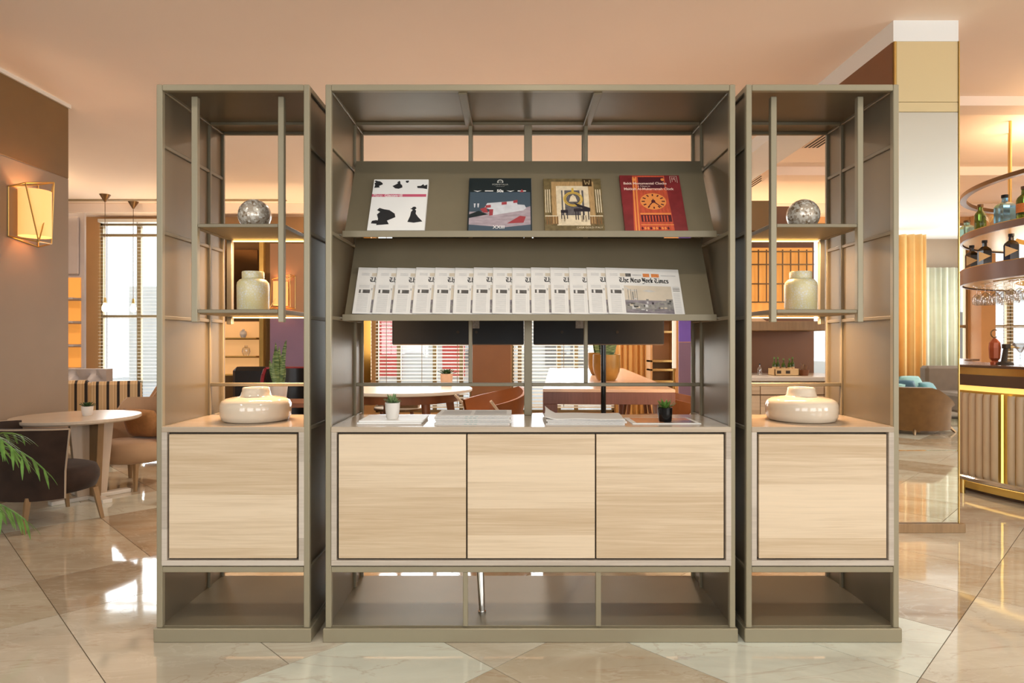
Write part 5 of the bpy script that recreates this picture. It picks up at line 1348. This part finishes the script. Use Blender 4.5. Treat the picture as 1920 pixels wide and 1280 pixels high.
for dr in (.12, .24, .36):
    b = MB(); b.lathe([(GR-dr-.012, 1.70), (GR-dr+.012, 1.70), (GR-dr+.012, 1.71), (GR-dr-.012, 1.71), (GR-dr-.012, 1.70)], (BX, BY, 0), 40, a0=R(170), a1=R(240)); b.build('rail', M['brass'], rack)
w0 = None; k = 0
for dr in (.12, .24, .36):
    for px in range(1828, 1926, 16):
        x, y = on_ring(px+(dr*30), GR-dr)
        if w0 is None: w0 = wineglass(x, y, 1.70, 'stemmed glass hanging upside down under the lower bar shelf', 'hanging stemware')
        else: dup(w0, (x, y, 1.70), None)
        k += 1
# on the counter
x, y = on_ring(1865, BR-.18)
t = thing('copper_lantern', 'copper-red lacquered lantern with a crescent finial on the bar top', 'ornament', (x, y, 1.005))
b = MB(); b.lathe([(0, 0), (.03, 0), (.03, .02), (.022, .03), (.035, .05), (.04, .13), (.036, .17), (.014, .2), (0, .21)], (x, y, 1.005), 8); b.build('body', M['lantern'], t)
b = MB(); pts = [(x+.028*math.cos(R(a)), y, 1.245+.03*math.sin(R(a))) for a in range(60, 320, 20)]; b.tube(pts, .005, 6); b.cyl((x, y, 1.2), (x, y, 1.22), .005, n=6); b.build('finial', M['bronze'], t)
x, y = on_ring(1885, BR-.2)
t = thing('citrus_press', 'dark lever citrus press on the bar top', 'tool', (x, y, 1.005)); b = MB(); b.lathe([(0, 0), (.055, 0), (.05, .02), (.02, .03), (0, .03)], (x, y, 1.005), 16); b.build('base', M['black_gap'], t, smooth=True)
b = MB(); b.cyl((x-.01, y, 1.03), (x+.005, y, 1.14), .02, .016, 10); b.cbox(x-.015, x+.03, y-.02, y+.02, 1.13, 1.165, .004); b.build('column', M['black_gap'], t); b = MB(); b.cyl((x, y, 1.145), (x+.09, y-.02, 1.135), .006, n=8); b.build('lever', M['brass'], t)
x, y = on_ring(1913, BR-.15)
t = thing('martini_glass', 'martini glass standing on the bar top at the right edge', 'glass', (x, y, 1.005)); b = MB(); b.lathe([(.04, 0), (.004, .008), (.004, .09), (.055, .17), (.053, .17), (.002, .095)], (x, y, 1.005), 20); b.build('bowl', M['clear_glass'], t, smooth=True)
print('bar done')

# ------------------------------------------------------------------ lounge behind and beside the camera (seen in the mirrored pillar)
tub = tub_chair((5.28, -.62, 0), R(-110), 'olive-brown velvet tub sofa heaped with teal cushions, mirrored in the pillar', M['tub'], M['tub'], M['bronze'], 1.0, 1.0, .33, .60, name='tub_sofa', flare=.02, arc=118, low=.14)
for i, (dx, dy, z, m, rz, lb) in enumerate(((-.22, -.02, .47, 'aqua', 70, 'pale aqua cushion at the left of the tub sofa'), (.04, -.18, .50, 'teal_dark', 10, 'deep blue cushion in the middle of the tub sofa'), (.26, -.30, .55, 'aqua', -15, 'pale aqua cushion leaning behind on the tub sofa'), (.34, -.06, .48, 'teal', -35, 'teal cushion at the front right of the tub sofa'))):
    cushion((5.28+dx, -.62+dy, z), (R(25), 0, R(rz)), .38, .34, .13, M[m], lb, 'tub sofa cushions')
t = thing('lounge_sofa', 'taupe fabric sofa beyond the tub sofa, mirrored in the pillar', 'sofa', (7.3, -1.6, 0))
b = MB(); b.cbox(6.5, 8.2, -2.1, -1.3, .14, .42, .04); b.build('seat', M['grey_sofa'], t, smooth=True); b = MB(); b.cbox(6.5, 8.2, -2.3, -2.1, .14, .8, .04); b.build('backrest', M['grey_sofa'], t, smooth=True)
for sx in (6.6, 8.1): b = MB(); b.cbox(sx-.02, sx+.02, -1.4, -1.36, 0, .14, .003); b.build('leg', M['bronze'], t); b = MB(); b.cbox(sx-.02, sx+.02, -2.2, -2.16, 0, .14, .003); b.build('leg', M['bronze'], t)
curtain(6.6, 7.46, -3.6, .03, 3.12, M['curtain'], 'floor-length golden sheer curtain mirrored in the pillar', 6, .06)
curtain(7.9, 9.0, -4.3, .03, 2.6, M['sheer'], 'pale green drape over the far street window, mirrored in the pillar', 9, .05)
t = thing('table_lamp', 'small lamp with a glowing orange shade mirrored in the pillar', 'lamp', (8.45, -2.9, 0))
b = MB(); b.cyl((8.45, -2.9, 0), (8.45, -2.9, .75), .15, .2, 20); b.build('base', M['walnut'], t); b = MB(); b.lathe([(.1, .85), (.08, 1.25)], (8.45, -2.9, 0), 20); b.build('lamp_shade', M['shade'], t, smooth=True); b = MB(); b.cyl((8.45, -2.9, .75), (8.45, -2.9, .9), .02, n=10); b.build('stem', M['brass'], t)
print('objects', len(bpy.data.objects), 'tris approx', sum(len(m.polygons) for m in bpy.data.meshes))
